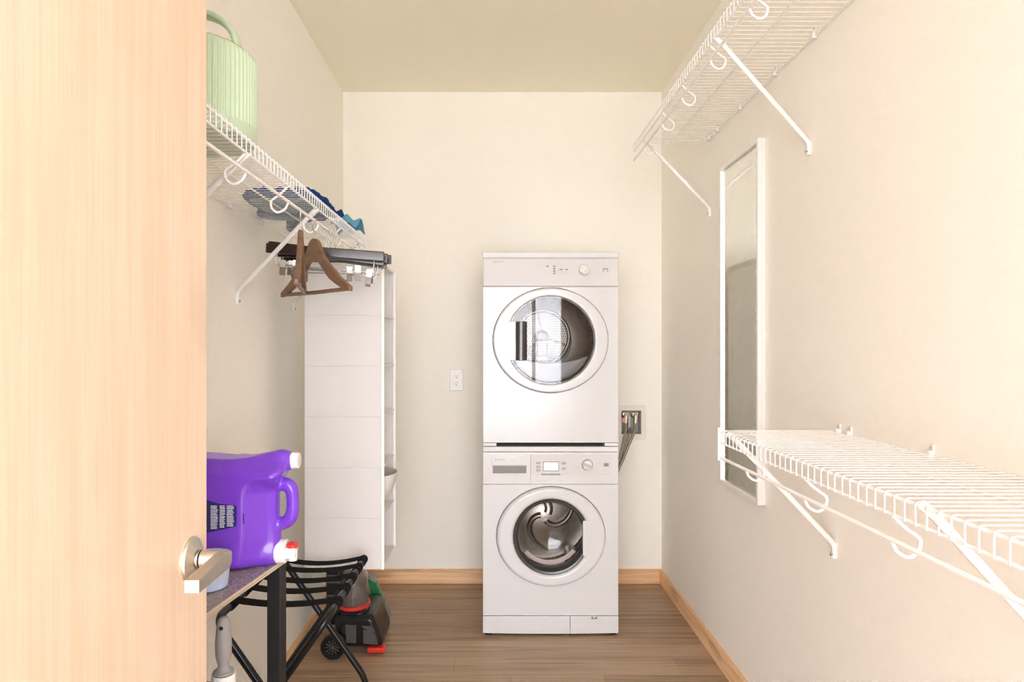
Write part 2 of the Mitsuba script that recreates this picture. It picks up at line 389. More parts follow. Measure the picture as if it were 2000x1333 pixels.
# ------------------------------------------------------------------ door with its lever
DXF = -.4573; DYE = 1.09
struct('door_1', rbox(DXF - .040, DXF, 0.195, DYE, .012, 2.42, .0015), 'm_door', label='open light maple door with a satin nickel lever')
ly, lz = 1.031, .9445
def about_x(prof, n_=48): return lathe(prof, (DXF - .002, ly, lz), 'x', n_)
put('rose', about_x([(0, .002), (.0340, .002), (.0342, .0045), (.0325, .0075), (.0185, .0135), (.0155, .0145), (.0, .0145)], 72), 'm_nickel', 'door_1', 30, label='round satin nickel rose')
put('neck', about_x([(0, .0140), (.0128, .0140), (.0128, .0175), (0, .0175)]), 'm_nickel', 'door_1', 30)
put('collar', about_x([(0, .0172), (.0139, .0172), (.0139, .0188), (0, .0188)]), 'm_dark_gap', 'door_1', 30)
ring_ = [(math.cos(t_), math.sin(t_)) for t_ in np.linspace(0, 2 * PI, 48, endpoint=False)]
x0, x1, br = DXF + .0170, DXF + .0590, .0137
barrel = [[x, ly + r_ * c_, lz + r_ * s_] for c_, s_ in ring_ for x, r_ in ((x0, br - .0006), (x0 + .0006, br), (x1 - .004, br), (x1 - .0012, br - .001), (x1, br - .0035))]
arm = [[x, ly + .9 * br * c_, lz + .98 * br * s_] for c_, s_ in ring_ for x in (x1 - .016, x1 - .0008)]
arm += [[x, ly - .118, z] for x in (DXF + .0440, DXF + .0640) for z in (lz - .0085, lz + .0085)]
put('lever', merge(hull(barrel), hull(arm)), 'm_nickel', 'door_1', 20, label='satin nickel lever')

# ------------------------------------------------------------------ wire shelves
def shelf(label, xw, xf, y0, y1, z, hooks, brackets, clips, r=.00118, lip=.034, rod_dz=-.072, end_plate=False):
    """brackets: (y at the front, y at the wall, z of the foot, z at the front)"""
    s = 1 if xf > xw else -1
    t = thing('wire_shelf', label, 'wire shelf')
    wire = ply(tube(bend([[xw + s * .005, 0, 0], [xf, 0, 0], [xf, 0, -lip]], .006, 3), r, 6), 'm_white_wire', 40)
    for y in np.arange(y1 - .003, y0, -.0254):
        put('cross_wire', wire, None, t, to_world=T().translate([0, float(y), z]))
    def lw(x, dz, rr, a=y0, b=y1): return tube([[x, a, z + dz], [x, (a + b) / 2, z + dz], [x, b, z + dz]], rr, 8)
    for x, dz in ((xw + s * .008, -.0045), ((xw + xf) / 2, -.0045), (xf - s * .005, -.0050), (xf - s * .0045, -lip + .001)):
        put('long_wire', lw(x, dz, .0028), 'm_white_wire', t, 40)
    xr = xf - s * .004
    put('hang_rod', lw(xr, rod_dz, .0040), 'm_white_wire', t, 40)
    for y in hooks:
        q = [(0, -lip + .001), (-.020, -lip - .019), (-.0405, -lip - .034), (-.0435, -lip - .043), (-.0395, -lip - .056), (-.0257, -lip - .0645), (-.0085, -lip - .056), (-.0005, rod_dz - .003)]
        put('hook', tube(smooth_path([[xf - s * .004 + s * a, y, z + b] for a, b in q], 5), .0032, 8), 'm_white_wire', t, 60)
    for ya, yb, zf, za in brackets:
        p = np.array([[xf - s * .004, ya, za], [xf - s * .02, ya + .05 * (yb - ya), za - .012], [xw + s * .012, yb, zf + .020], [xw + s * .004, yb, zf + .008], [xw + s * .004, yb, zf - .024]])
        b = put('bracket', sweep(bend(p, .008, 3), circ(.0052, 10, .0078)), 'm_white_wire', t, 50)
        put('screw', lathe([(0, .006), (.004, .005), (.004, 0)], (0, 0, 0), 'x', 12).apply_transform(trimesh.transformations.rotation_matrix(0 if s > 0 else PI, [0, 0, 1])).apply_translation([xw + s * .0095, yb, zf - .014]), 'm_chrome', b, 40)
    for y in clips:
        c = merge(rbox(xw + s * .0005, xw + s * .016, y - .008, y + .008, z - .011, z + .010, .003), rbox(xw + s * .0005, xw + s * .006, y - .006, y + .006, z + .006, z + .022, .002))
        b = put('wall_clip', c, 'm_white_plastic', t, 40)
        put('screw', lathe([(0, .0025), (.0028, .002), (.0028, 0)], (0, 0, 0), 'x', 10).apply_transform(trimesh.transformations.rotation_matrix(0 if s > 0 else PI, [0, 0, 1])).apply_translation([xw + s * .0062, y, z + .015]), 'm_steel', b, 40)
    if end_plate:
        put('end_plate', rbox(xf - s * .010, xf + s * .004, y1 - .002, y1 + .004, z + rod_dz - .008, z + .008, .002), 'm_white_plastic', t, 40)
    return t
shelf('white wire shelf on the left wall carrying the mint container', XL, -.503, .62, 2.715, 1.700,
      (.82, 1.11, 1.40, 1.69, 1.985, 2.277, 2.57), [(1.41, 1.50, 1.425, 1.668), (1.965, 2.128, 1.425, 1.668), (2.62, 2.73, 1.435, 1.668)],
      (1.20, 1.49, 1.77, 2.065, 2.34, 2.64))
shelf('upper white wire shelf on the right wall near the ceiling', XR, .603, .45, 2.923, 2.142,
      (.78, 1.06, 1.335, 1.61, 1.90, 2.185, 2.44, 2.737), [(.95, 1.03, 1.84, 2.11), (1.852, 1.944, 1.84, 2.11), (2.75, 2.835, 1.836, 2.11)],
      (1.62, 1.908, 2.17, 2.476, 2.725, 2.83))
shelf('lower white wire shelf on the right wall in front of the mirror', XR, .603, .42, 1.812, 1.045,
      (.45, .74, 1.035, 1.325, 1.63), [(.962, 1.01, .733, 1.043), (1.755, 1.80, .733, 1.043)],
      (.80, 1.08, 1.40, 1.72, 1.775), r=.0013, end_plate=True)

# ------------------------------------------------------------------ stacked dryer and washer
FX0, FX1, F = -.0427, .5528, 2.990
YBK = F + .56
def px(p): return (p - 962) / 445.0
def pz(p): return EYE - (p - 680) / 445.0
def plate(poly, y, h, b=.001, seg=2): return front(bevel_extrude(poly, h, b, seg), y)
# --- dryer
t = thing('dryer', 'white tumble dryer with a round glass door stacked on the washer', 'dryer')
dz0, dz1 = .848, 1.687
hole = circle(.254, 1.299, .232)
cab = merge(cbox(FX0 + .002, FX0 + .012, F + .006, YBK, dz0, dz1 - .025), cbox(FX1 - .012, FX1 - .002, F + .006, YBK, dz0, dz1 - .025), cbox(FX0 + .002, FX1 - .002, YBK - .01, YBK, dz0, dz1 - .025),
            cbox(FX0 + .004, FX1 - .004, F + .006, YBK, dz0 + .005, dz0 + .01), cbox(FX0 + .004, FX1 - .004, F + .006, YBK, dz1 - .035, dz1 - .025))
put('cabinet', cab, 'm_appliance_side_lifted', t)
put('base_tray', cbox(FX0 + .003, FX1 - .003, F + .004, YBK, dz0 - .0003, dz0 + .004), 'm_zinc', t)
put('lid', rbox(FX0 - .001, FX1 + .001, F - .001, YBK, pz(504), dz1, .004, 3), 'm_appliance_matte', t, 35)
zs = pz(560)
cp = put('control_panel', rbox(FX0, FX1, F - .002, F + .03, zs + .0004, pz(504.9), .004, 3), 'm_panel', t, 35)
fp = sbox(FX0, dz0, FX1, zs - .0004).difference(hole)
put('front_panel', plate(fp, F + .018, .018, .003, 3), 'm_appliance', t, 35)
cx, cz, rx, rz = px(1075), pz(665.2), .2515, .2285
rg = .194
outer = circle(cx, cz, rx, rz, 160)
put('door_gap_ring', plate(circle(cx, cz, rx + .0035, rz + .0035, 128).difference(circle(cx, cz, rx - .012, rz - .012, 128)), F + .002, .0028, 0), 'm_gasket', t)  # dark ring painted in for the shaded gap around the door
notch = rrect(cx - .30, pz(705), px(1007.5), pz(628), .004)
opening = circle(cx, cz, rg, n=160).difference(notch)
d = put('door', plate(outer.difference(opening), F, .020, .007, 4), 'm_appliance', t, 40)
put('door_handle', plate(rrect(px(994), pz(704), px(1006.5), pz(629), .002).intersection(circle(cx, cz, rg)), F - .0195, .0015, .0005), 'm_appliance', d, 30)
put('grip_recess', lathe([(.3, pz(704.5)), (1, pz(704.0)), (1, pz(629)), (.3, pz(628.5))], (px(1018.2), F - .0085, 0), 'z', 40, sx=.0245, sz=.0105), 'm_dark_chrome', d, 40, label='dark grip recess')
put('glass', plate(circle(cx, cz, rg - .0005, n=96), F - .0085, .0001, 0), 'm_glass', d)
put('glass_rim', plate(circle(cx, cz, rg, n=96).difference(circle(cx, cz, rg - .005, n=96)), F - .002, .005, .001), 'm_grey_rim', d, 35)
# drum behind the glass
put('drum', lathe([(.196, F + .0), (.200, F + .055), (.228, F + .075), (.235, F + .10), (.235, F + .36), (.205, F + .385), (.140, F + .40)], (cx, 0, cz), 'y', 72), 'm_drum_dark', t, 30)
put('drum_ring', lathe([(.203, F + .058), (.214, F + .062), (.214, F + .070), (.203, F + .070)], (cx, 0, cz), 'y', 72), 'm_drum_steel', t, 30)
for yy, rr in ((.155, .2335), (.245, .2335), (.345, .233)):
    put('drum_bead', lathe([(rr + .002, F + yy - .008), (rr - .004, F + yy - .003), (rr - .004, F + yy + .003), (rr + .002, F + yy + .008)], (cx, 0, cz), 'y', 72), 'm_steel', t, 40)
bp = put('drum_back', lathe([(.0, F + .395), (.122, F + .395), (.127, F + .388), (.134, F + .388), (.142, F + .398)], (cx - .006, 0, cz + .02), 'y', 72), 'm_perforated', t, 20)
put('hub', lathe([(.0, F + .365), (.022, F + .367), (.032, F + .378), (.036, F + .394)], (cx - .010, 0, cz + .02), 'y', 40), 'm_grey_cast', bp, 30)
for a in (1.9, 1.9 + 2.1, 1.9 + 4.2):
    m = rbox(-.004, .004, F + .384, F + .3945, .034, .122, .002); m = move(m, trimesh.transformations.rotation_matrix(a, [0, 1, 0], [0, 0, 0])).apply_translation([cx - .006, 0, cz + .02])
    put('rib', m, 'm_drum_dark', bp, 30)
for a in (1.2, 3.3, 5.4):
    q = lathe([(.0, 0), (.02, 0), (.028, .006), (.03, .04), (.03, .25), (.02, .28), (0, .285)], (0, 0, 0), 'z', 20)
    q.vertices[:, :] = np.stack([q.vertices[:, 0], F + .09 + q.vertices[:, 2] * 1.0, q.vertices[:, 1] * 1.6 - .235], 1)
    q = move(q, trimesh.transformations.rotation_matrix(a, [0, 1, 0], [0, 0, 0])).apply_translation([cx, 0, cz]); q.invert()
    put('drum_paddle', q, 'm_drum_dark', t, 40)
uu = np.linspace(-1, 1, 21)
sl = Polygon([(cx + .168 * u_, cz - .098 + .030 * u_ * u_) for u_ in uu] + [(cx + .185 * math.sin(a_), cz - .185 * math.cos(a_)) for a_ in np.linspace(1.15, -1.15, 21)])
put('filter_sill', plate(sl, F + .055, .035, .006, 2), 'm_sill', t, 35)
fl = put('lint_filter', rbox(cx - .052, cx - .008, F + .075, F + .095, cz - .070, cz + .0, .004), 'm_perforated', t, 30)
put('filter_grip', rbox(cx - .056, cx - .004, F + .062, F + .092, cz - .092, cz - .068, .006), 'm_grey_cast', fl, 30)
# controls
def label_mesh(text, h, x, z, y): 
    m = meshkit.text_mesh(text, h, .0004); return front(m, y).apply_translation([x, 0, z])
yp = F - .0021
put('lettering', label_mesh('Blomberg', .0068, px(963), pz(512.6), yp), 'm_print', cp)
kn = put('program_dial', lathe([(0, F - .020), (.018, F - .0195), (.0225, F - .016), (.0245, F - .002)], (px(1141), 0, pz(527.5)), 'y', 48), 'm_knob', cp, 40)
m = rbox(-.0045, .0045, F - .026, F - .017, -.020, .020, .002)
put('grip', move(m, trimesh.transformations.rotation_matrix(math.radians(42), [0, 1, 0])).apply_translation([px(1141), 0, pz(527.5)]), 'm_knob', kn, 30)
put('dial_ring', plate(circle(px(1141), pz(527.5), .0275, n=64).difference(circle(px(1141), pz(527.5), .0255, n=64)), yp, .0004, 0), 'm_print_faint', cp)
for (x, z) in ((1069, 520.5), (1082.5, 520.5), (1082.5, 525.3), (1082.5, 529.8), (1082.5, 534.3)):
    put('indicator', plate(rrect(px(x - 2), pz(z + .9), px(x + 2), pz(z - .9), .0012), yp, .0006, .0002), 'm_print_dark', cp)
for x in (1095, 1106):
    put('button', plate(rrect(px(x - 4.5), pz(529.5), px(x + 4.5), pz(524.8), .002), yp, .002, .0008), 'm_panel', cp, 30)
    put('button_mark', plate(sbox(px(x - 2.5), pz(527.6), px(x + 3), pz(526.3)), yp - .002, .0003, 0), 'm_print_dark', cp)
    for dz_ in (532.5, 535.5): put('printed_line', plate(sbox(px(x - 3), pz(dz_ + .4), px(x + 3), pz(dz_ - .4)), yp, .0003, 0), 'm_print_faint', cp)
for dz_ in (520.5, 525, 529.5, 534.5):
    put('printed_line', plate(sbox(px(1120), pz(dz_ + .3), px(1127), pz(dz_ - .3)), yp, .0003, 0), 'm_print_faint', cp)
    put('printed_line', plate(sbox(px(1155), pz(dz_ + .8), px(1172), pz(dz_ + .2)), yp, .0003, 0), 'm_print_faint', cp)
e = rrect(px(1177.5), pz(531.5), px(1187), pz(524.5), .001)
put('emblem', plate(e.difference(rrect(px(1178.7), pz(532.5), px(1185.8), pz(526.6), .0005)), yp, .0004, 0), 'm_print', cp)
# stacking strip between the machines
for a, b in ((FX0 + .001, px(970)), (px(1181), FX1 - .001)):
    put('stacking_foot', rbox(a, b, F + .003, F + .06, .8322, dz0 - .0008, .003), 'm_appliance_matte', t, 30)
# --- washer
t = thing('washer', 'white front-loading washing machine standing on the floor under the dryer', 'washing machine')
wz0, wz1 = .012, .831
whx, whz = px(1075.8), pz(1047.6)
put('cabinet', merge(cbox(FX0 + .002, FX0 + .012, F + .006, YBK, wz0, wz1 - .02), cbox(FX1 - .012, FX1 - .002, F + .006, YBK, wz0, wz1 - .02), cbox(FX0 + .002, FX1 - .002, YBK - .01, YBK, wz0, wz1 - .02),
            cbox(FX0 + .004, FX1 - .004, F + .006, YBK, wz0, wz0 + .01)), 'm_appliance_side_lifted', t)
put('worktop', rbox(FX0, FX1, F + .001, YBK, wz1 - .024, wz1, .004, 3), 'm_appliance_matte', t, 35)
zt, zb = wz1 - .0245, pz(947)
hd = put('header', rbox(FX0, FX1, F - .001, F + .03, zb + .0003, zt, .003, 3), 'm_appliance', t, 35)
fp = sbox(FX0, pz(1204) + .0008, FX1, zb - .0003).difference(circle(whx, whz, .215))
put('front_panel', plate(fp, F + .017, .018, .003, 3), 'm_appliance', t, 35)
a = np.linspace(-1, 1, 25); xm, hw = (FX0 + FX1) / 2, (FX1 - FX0) / 2
kick = Polygon([(xm + hw * u, .0115 - .0035 * (1 - u * u)) for u in a] + [(xm + hw * u, pz(1204) - .0008) for u in a[::-1]])
for lo, hi in ((FX0 - 1, px(1113.2)), (px(1113.8), FX1 + 1)):
    put('kick_plate', plate(kick.intersection(sbox(lo, -1, hi, 1)), F + .018, .018, .0012, 2), 'm_appliance', t, 35)
put('latch_slot', plate(rrect(px(1155.5), pz(1209.8), px(1166), pz(1206), .001), F - .0001, .0006, 0), 'm_print_dark', t)
put('latch_tab', plate(rrect(px(1157.5), pz(1208.4), px(1164), pz(1206.2), .0006), F - .0007, .0006, 0), 'm_appliance', t)
for x in (FX0 + .025, FX1 - .025):
    put('foot', lathe([(0, 0.0005), (.020, .0005), (.020, .012), (.008, .012), (.008, .02)], (x, F + .03, 0), 'z', 20), 'm_black_metal', t, 30)
    put('foot', lathe([(0, 0.0005), (.020, .0005), (.020, .012), (.008, .012), (.008, .02)], (x, YBK - .05, 0), 'z', 20), 'm_black_metal', t, 30)
yh = F - .0012
pn = put('control_panel', plate(rrect(px(1037), pz(928), px(1193), pz(889.5), .003), yh, .0012, .0006), 'm_panel', t, 30)
dw = put('detergent_drawer', plate(rrect(px(960.5), pz(928), px(1036), pz(889.5), .003), yh, .0020, .0008), 'm_appliance', t, 30)
put('drawer_pull', plate(rrect(px(962.5), pz(925), px(1028), pz(910), .001), yh - .0016, .0012, 0), 'm_drawer_recess', dw, label='grey recessed drawer pull')
put('pull_edge', plate(rrect(px(962.0), pz(911.2), px(1028.5), pz(909.4), .0005), yh - .0018, .0022, .0005), 'm_grey_button', dw)
put('lettering', label_mesh('Blomberg', .0068, px(967), pz(899.5), yh - .0020), 'm_print', dw)
put('drawer_seam', plate(sbox(px(1036.2), pz(947), px(1036.8), pz(889)), yh, .0009, 0), 'm_grey_button', t)
yc = yh - .0013
ds = put('display', plate(rrect(px(1060.2), pz(921), px(1092), pz(902), .0015), yc, .0012, .0004), 'm_print', pn)
put('screen', plate(rrect(px(1061.5), pz(919.8), px(1090.8), pz(903.2), .001), yc - .0012, .0006, 0), 'm_screen', ds, label='white display')  # plain white plastic screen
for (x, z) in ((1051.5, 904.5), (1051.5, 912), (1051.5, 918.8), (1100.8, 904.8), (1100.8, 915.3)):
    put('button', plate(rrect(px(x - 4), pz(z + 2.6), px(x + 4), pz(z - 1.6), .0012), yc, .0018, .0007), 'm_grey_button', pn, 30)
    put('button_mark', plate(sbox(px(x - 3.5), pz(z + .6), px(x + 3.5), pz(z - .2)), yc - .0019, .0002, 0), 'm_print_faint', pn)
for q in range(9):
    x = 1058 + q * 4.15
    put('symbol', plate(rrect(px(x), pz(928.6), px(x + 3.1), pz(925.6), .0008), yc, .0003, 0), 'm_print', pn)
put('panel_tab', plate(rrect(px(1048), pz(939.2), px(1105), pz(929), .003), yh, .0016, .0008), 'm_appliance', t, 30)
kn = put('program_dial', lathe([(0, F - .022), (.017, F - .0215), (.0215, F - .018), (.0232, F - .002)], (px(1147), 0, pz(908.6)), 'y', 48), 'm_knob', pn, 40)
put('dial_ring', plate(circle(px(1147), pz(908.6), .0250, n=64).difference(circle(px(1147), pz(908.6), .0228, n=64)), yc, .002, .0004), 'm_print', pn)
m = rbox(-.0052, .0052, F - .029, F - .019, -.020, .020, .002)
put('grip', move(m, trimesh.transformations.rotation_matrix(math.radians(112), [0, 1, 0])).apply_translation([px(1147), 0, pz(908.6)]), 'm_box_grey', kn, 30)
for q in range(5):
    for (a, b) in ((1124, 1134), (1160, 1171)):
        put('printed_line', plate(sbox(px(a), pz(896.3 + q * 5.2), px(b), pz(895.8 + q * 5.2)), yc, .0002, 0), 'm_print_faint', pn)
put('sticker', plate(rrect(px(1179.3), pz(911.7), px(1188.7), pz(905.3), .001), yc, .0003, 0), 'm_print', pn)
put('door_gap_ring', plate(circle(whx, whz, .2375 + .003, .2165 + .003, 128).difference(circle(whx, whz, .225, .205, 128)), F + .001, .0024, 0), 'm_gasket', t)  # dark ring in place of the shadow gap round the washer door
rw = .1655
wnotch = sbox(px(1137), pz(1084), px(1200), pz(1015))
d = put('door', plate(circle(whx, whz, .2375, .2165, 160).difference(circle(whx, whz, rw, n=160).difference(wnotch)), F - .001, .026, .014, 5), 'm_appliance', t, 40)
put('door_handle', plate(rrect(px(1137.3), pz(1083.5), px(1151), pz(1015.5), .002), F - .0265, .0012, .0004), 'm_appliance', d, 30)
put('bezel', lathe([(rw, F - .014), (rw - .004, F - .020), (rw - .012, F - .018), (rw - .018, F - .006), (rw - .020, F + .01)], (whx, 0, whz), 'y', 96), 'm_grey_rim', d, 40, label='dark grey translucent rim')
put('glass_bowl', lathe([(.0, F + .075), (.07, F + .070), (.11, F + .055), (.135, F + .025), (.1465, F - .008)], (whx, 0, whz), 'y', 72), 'm_glass', d, 60)
put('gasket', lathe([(.146, F + .01), (.172, F + .018), (.180, F + .04), (.165, F + .06), (.158, F + .085), (.172, F + .10), (.20, F + .105)], (whx, 0, whz), 'y', 72), 'm_gasket', t, 40)
def perfd(p, n, uv):
    th = dr.atan2(p.z - whz, p.x - whx) * 26; b = (p.y - F) * 62
    th = th + .5 * (dr.floor(b) - 2 * dr.floor(dr.floor(b) / 2))
    d_ = dr.sqrt(dr.square(th - dr.floor(th) - .5) + dr.square(b - dr.floor(b) - .5))
    return mix((.05, .045, .04), (.62, .58, .53), smoothstep(.22, .30, d_))
mat('m_drum_holes', pri(proc(perfd), .25, metallic=.9))
put('drum', lathe([(.185, F + .11), (.225, F + .125), (.232, F + .15), (.232, F + .36), (.215, F + .385)], (whx, 0, whz), 'y', 96), 'm_drum_holes', t, 30)
put('drum_back', lathe([(.215, F + .385), (.18, F + .392), (.12, F + .375), (.06, F + .36), (0, F + .355)], (whx, 0, whz), 'y', 96), 'm_drum_steel', t, 60)
for i, a in enumerate((-.62, 1.45, 3.6)):
    n_ = 24; V = []
    pr_ = [(-.050, 0), (-.040, .018), (-.022, .050), (-.008, .064), (.008, .064), (.022, .050), (.040, .018), (.050, 0)]
    secs = [(F + .13, .55), (F + .16, .9), (F + .26, 1.0), (F + .35, .95), (F + .378, .6)]
    for yy, sc in secs: V.append([[u * (0.6 + .4 * sc), yy, -.232 + w * sc] for u, w in pr_])
    V = np.array(V).reshape(-1, 3); kx = len(pr_)
    Fs = [[i_ * kx + j, i_ * kx + j + 1, (i_ + 1) * kx + j + 1, (i_ + 1) * kx + j] for i_ in range(len(secs) - 1) for j in range(kx - 1)]
    m = trimesh.Trimesh(V, np.array(Fs)[:, [0, 1, 2]].tolist() + np.array(Fs)[:, [0, 2, 3]].tolist(), process=False)
    m = m.subdivide(); trimesh.smoothing.filter_laplacian(m, iterations=3, volume_constraint=False)
    put('drum_paddle', move(m, trimesh.transformations.rotation_matrix(a, [0, 1, 0])).apply_translation([whx, 0, whz]), 'm_drum_steel', t, True)
for i, a0 in enumerate((.5, 2.6, 4.7)):      # spiral blades pressed into the drum's back
    q = [[whx + r_ * math.cos(a0 + 2.6 * r_ / .2), F + .350 + .08 * (r_ / .2) ** 2, whz + r_ * math.sin(a0 + 2.6 * r_ / .2)] for r_ in np.linspace(.02, .185, 14)]
    put('drum_rib', sweep(smooth_path(q, 3), circ(.020, 12, .014)), 'm_drum_steel', t, 50)
arc = np.radians(np.linspace(222, 322, 30))
V = np.array([[whx + r_ * math.cos(a_), F + .066, whz + r_ * math.sin(a_)] for a_ in arc for r_ in (.133, .153)])
Fq = np.array([[2 * i_, 2 * i_ + 2, 2 * i_ + 3, 2 * i_ + 1] for i_ in range(29)])
put('gasket_label', trimesh.Trimesh(V, np.vstack([Fq[:, [0, 1, 2]], Fq[:, [0, 2, 3]]]), process=False).apply_translation([0, .02, 0]), 'm_tag_white' if 'm_tag_white' in scene else mat('m_tag_white', diff((.72, .60, .57))), t, label='pale printed strip on the gasket')

# ------------------------------------------------------------------ outlet
t = thing('wall_outlet', 'white double power outlet on the back wall left of the machines', 'outlet')
ox, oz = -.194, 1.092
put('cover_plate', plate(rrect(ox - .035, oz - .058, ox + .035, oz + .058, .004), YB, .006, .003, 3), 'm_white_plastic', t, 35)
for s in (-1, 1):
    zc = oz + s * .0195
    r_ = put('receptacle', plate(circle(ox, zc, .0172, n=48).intersection(sbox(ox - .02, zc - .0145, ox + .02, zc + .0145)), YB - .0055, .0022, .0006), 'm_white_plastic', t, 30)
    for a in (-.0064, .0064): put('slot', plate(sbox(ox + a - .0011, zc + .0005, ox + a + .0011, zc + .0085), YB - .0077, .0003, 0), 'm_print', r_)
    put('slot', plate(circle(ox, zc - .0072, .0030, n=16), YB - .0077, .0003, 0), 'm_print_dark', r_)
put('screw', plate(circle(ox, oz, .003, n=16), YB - .006, .001, .0005), 'm_steel', t, 30)

# ------------------------------------------------------------------ washer supply box with valves and hoses
t = thing('valve_box', 'recessed grey water valve box with white frame in the back wall beside the dryer', 'valve box')
fr = rrect(VB[0] - .026, VB[2] - .030, VB[1] + .024, VB[3] + .026, .004).difference(sbox(VB[0] + .002, VB[2] + .002, VB[1] - .002, VB[3] - .002))
put('frame', plate(fr, YB, .004, .0015, 2), 'm_box_frame', t, 30)
x0, x1, z0, z1 = VB
put('recess', merge(cbox(x0, x1, YB + .078, YB + .082, z0, z1), cbox(x0, x0 + .003, YB, YB + .08, z0, z1), cbox(x1 - .003, x1, YB, YB + .08, z0, z1), cbox(x0, x1, YB, YB + .08, z0, z0 + .003), cbox(x0, x1, YB, YB + .08, z1 - .003, z1)), 'm_box_grey', t)
for i, vx in enumerate((.715, .767)):
    v = put('valve', merge(tube([[vx, YB + .078, .893], [vx, YB + .03, .893], [vx, YB + .005, .885]], .010, 12), tube(smooth_path([[vx, YB + .02, .89], [vx, YB - .002, .905], [vx, YB - .012, .895], [vx - .002, YB - .012, .862]], 5), .011, 12)), 'm_brass', t, 40)
    put('valve_handle', rbox(vx - .016, vx + .016, YB - .002, YB + .006, .898, .918, .003), 'm_brass', v, 30)
put('divider', rbox(.735, .749, YB + .03, YB + .078, .81, .90, .004), 'm_panel', t, 30)
put('tag', rbox(.690, .708, YB - .028, YB - .026, .868, .892, .0005), 'm_tag_pink', t, label='small pinkish tag')
hh = [[(.713, YB - .012, .868), (.710, YB - .03, .82), (.690, YB - .045, .74), (.665, YB - .055, .66), (.60, YB - .05, .55), (.45, YB - .05, .45)],
      [(.765, YB - .012, .868), (.755, YB - .03, .82), (.715, YB - .045, .73), (.680, YB - .05, .65), (.60, YB - .062, .50), (.45, YB - .07, .36)],
      [(.742, YB + .01, .832), (.728, YB - .02, .80), (.703, YB - .035, .72), (.673, YB - .04, .645), (.60, YB - .022, .52), (.5, YB - .022, .30)]]
for i, h_ in enumerate(hh):
    single('supply_hose', tube(smooth_path(h_, 8), (.0075, .0075, .006)[i], 12), 'm_hose', ('grey-brown supply hose from the left valve down behind the washer', 'grey-brown supply hose from the right valve down behind the washer', 'thin middle hose between the two valve hoses behind the washer')[i], 'hose', 40)

# ------------------------------------------------------------------ mirror
t = thing('wall_mirror', 'tall narrow mirror in a pale silver frame on the right wall', 'mirror')
my0, my1, mz0, mz1, mx = 2.26, 2.648, .741, 1.964, .880
fw = .016
for a in ((my0, my0 + fw, mz0, mz1), (my1 - fw, my1, mz0, mz1), (my0 + fw, my1 - fw, mz1 - fw, mz1), (my0 + fw, my1 - fw, mz0, mz0 + fw)):
    put('frame_rail', rbox(mx, XR - .0005, *a, .002), 'm_mirror_frame', t, 30)
put('mirror_glass', cbox(mx + .010, XR - .002, my0 + fw - .002, my1 - fw + .002, mz0 + fw - .002, mz1 - fw + .002), 'm_mirror', t)

# ------------------------------------------------------------------ mint container on the left shelf
t = thing('ribbed_container', 'mint green ribbed round plastic container with arched handle on the left wire shelf', 'container')
bx, by, bz, R = -.643, 1.455, 1.7035, .134
n = 74 * 8; a = np.arange(n) / n * 2 * PI
prof = [(0, .0), (.86, .0), (.95, .004), (.985, .014), (1.0, .030), (1.0, .036), (1.0, .155), (1.0, .165), (.992, .175), (.965, .184), (.90, .192), (.70, .197), (.4, .199), (.0, .200)]
V = []
for i, (r_, h_) in enumerate(prof):
    rib = .0017 * (np.clip(np.cos(a * 74) * 1.2, -1, 1) - 1) if .035 < h_ < .176 else 0 * a
    V.append(np.stack([bx + (R * r_ + rib) * np.cos(a), by + (R * r_ + rib) * np.sin(a), np.full(n, bz + h_)], 1))
j = np.arange(n); j2 = (j + 1) % n
Fc = np.vstack([np.vstack([np.stack([i * n + j, i * n + j2, (i + 1) * n + j2], 1), np.stack([i * n + j, (i + 1) * n + j2, (i + 1) * n + j], 1)]) for i in range(len(prof) - 1)])
put('body', trimesh.Trimesh(np.vstack(V), Fc, process=False), 'm_mint', t, 40)
hp = [[bx + .100 * math.cos(u), by, bz + .180 + .098 * math.sin(u) ** .75] for u in np.linspace(.0, PI, 25)]
put('handle', sweep(np.array(hp), np.array([[.007 * c, .019 * s] for c, s in zip(np.sign(np.cos(np.arange(16) / 16 * 2 * PI)) * np.abs(np.cos(np.arange(16) / 16 * 2 * PI)) ** .6, np.sign(np.sin(np.arange(16) / 16 * 2 * PI)) * np.abs(np.sin(np.arange(16) / 16 * 2 * PI)) ** .6)])), 'm_mint', t, 50)

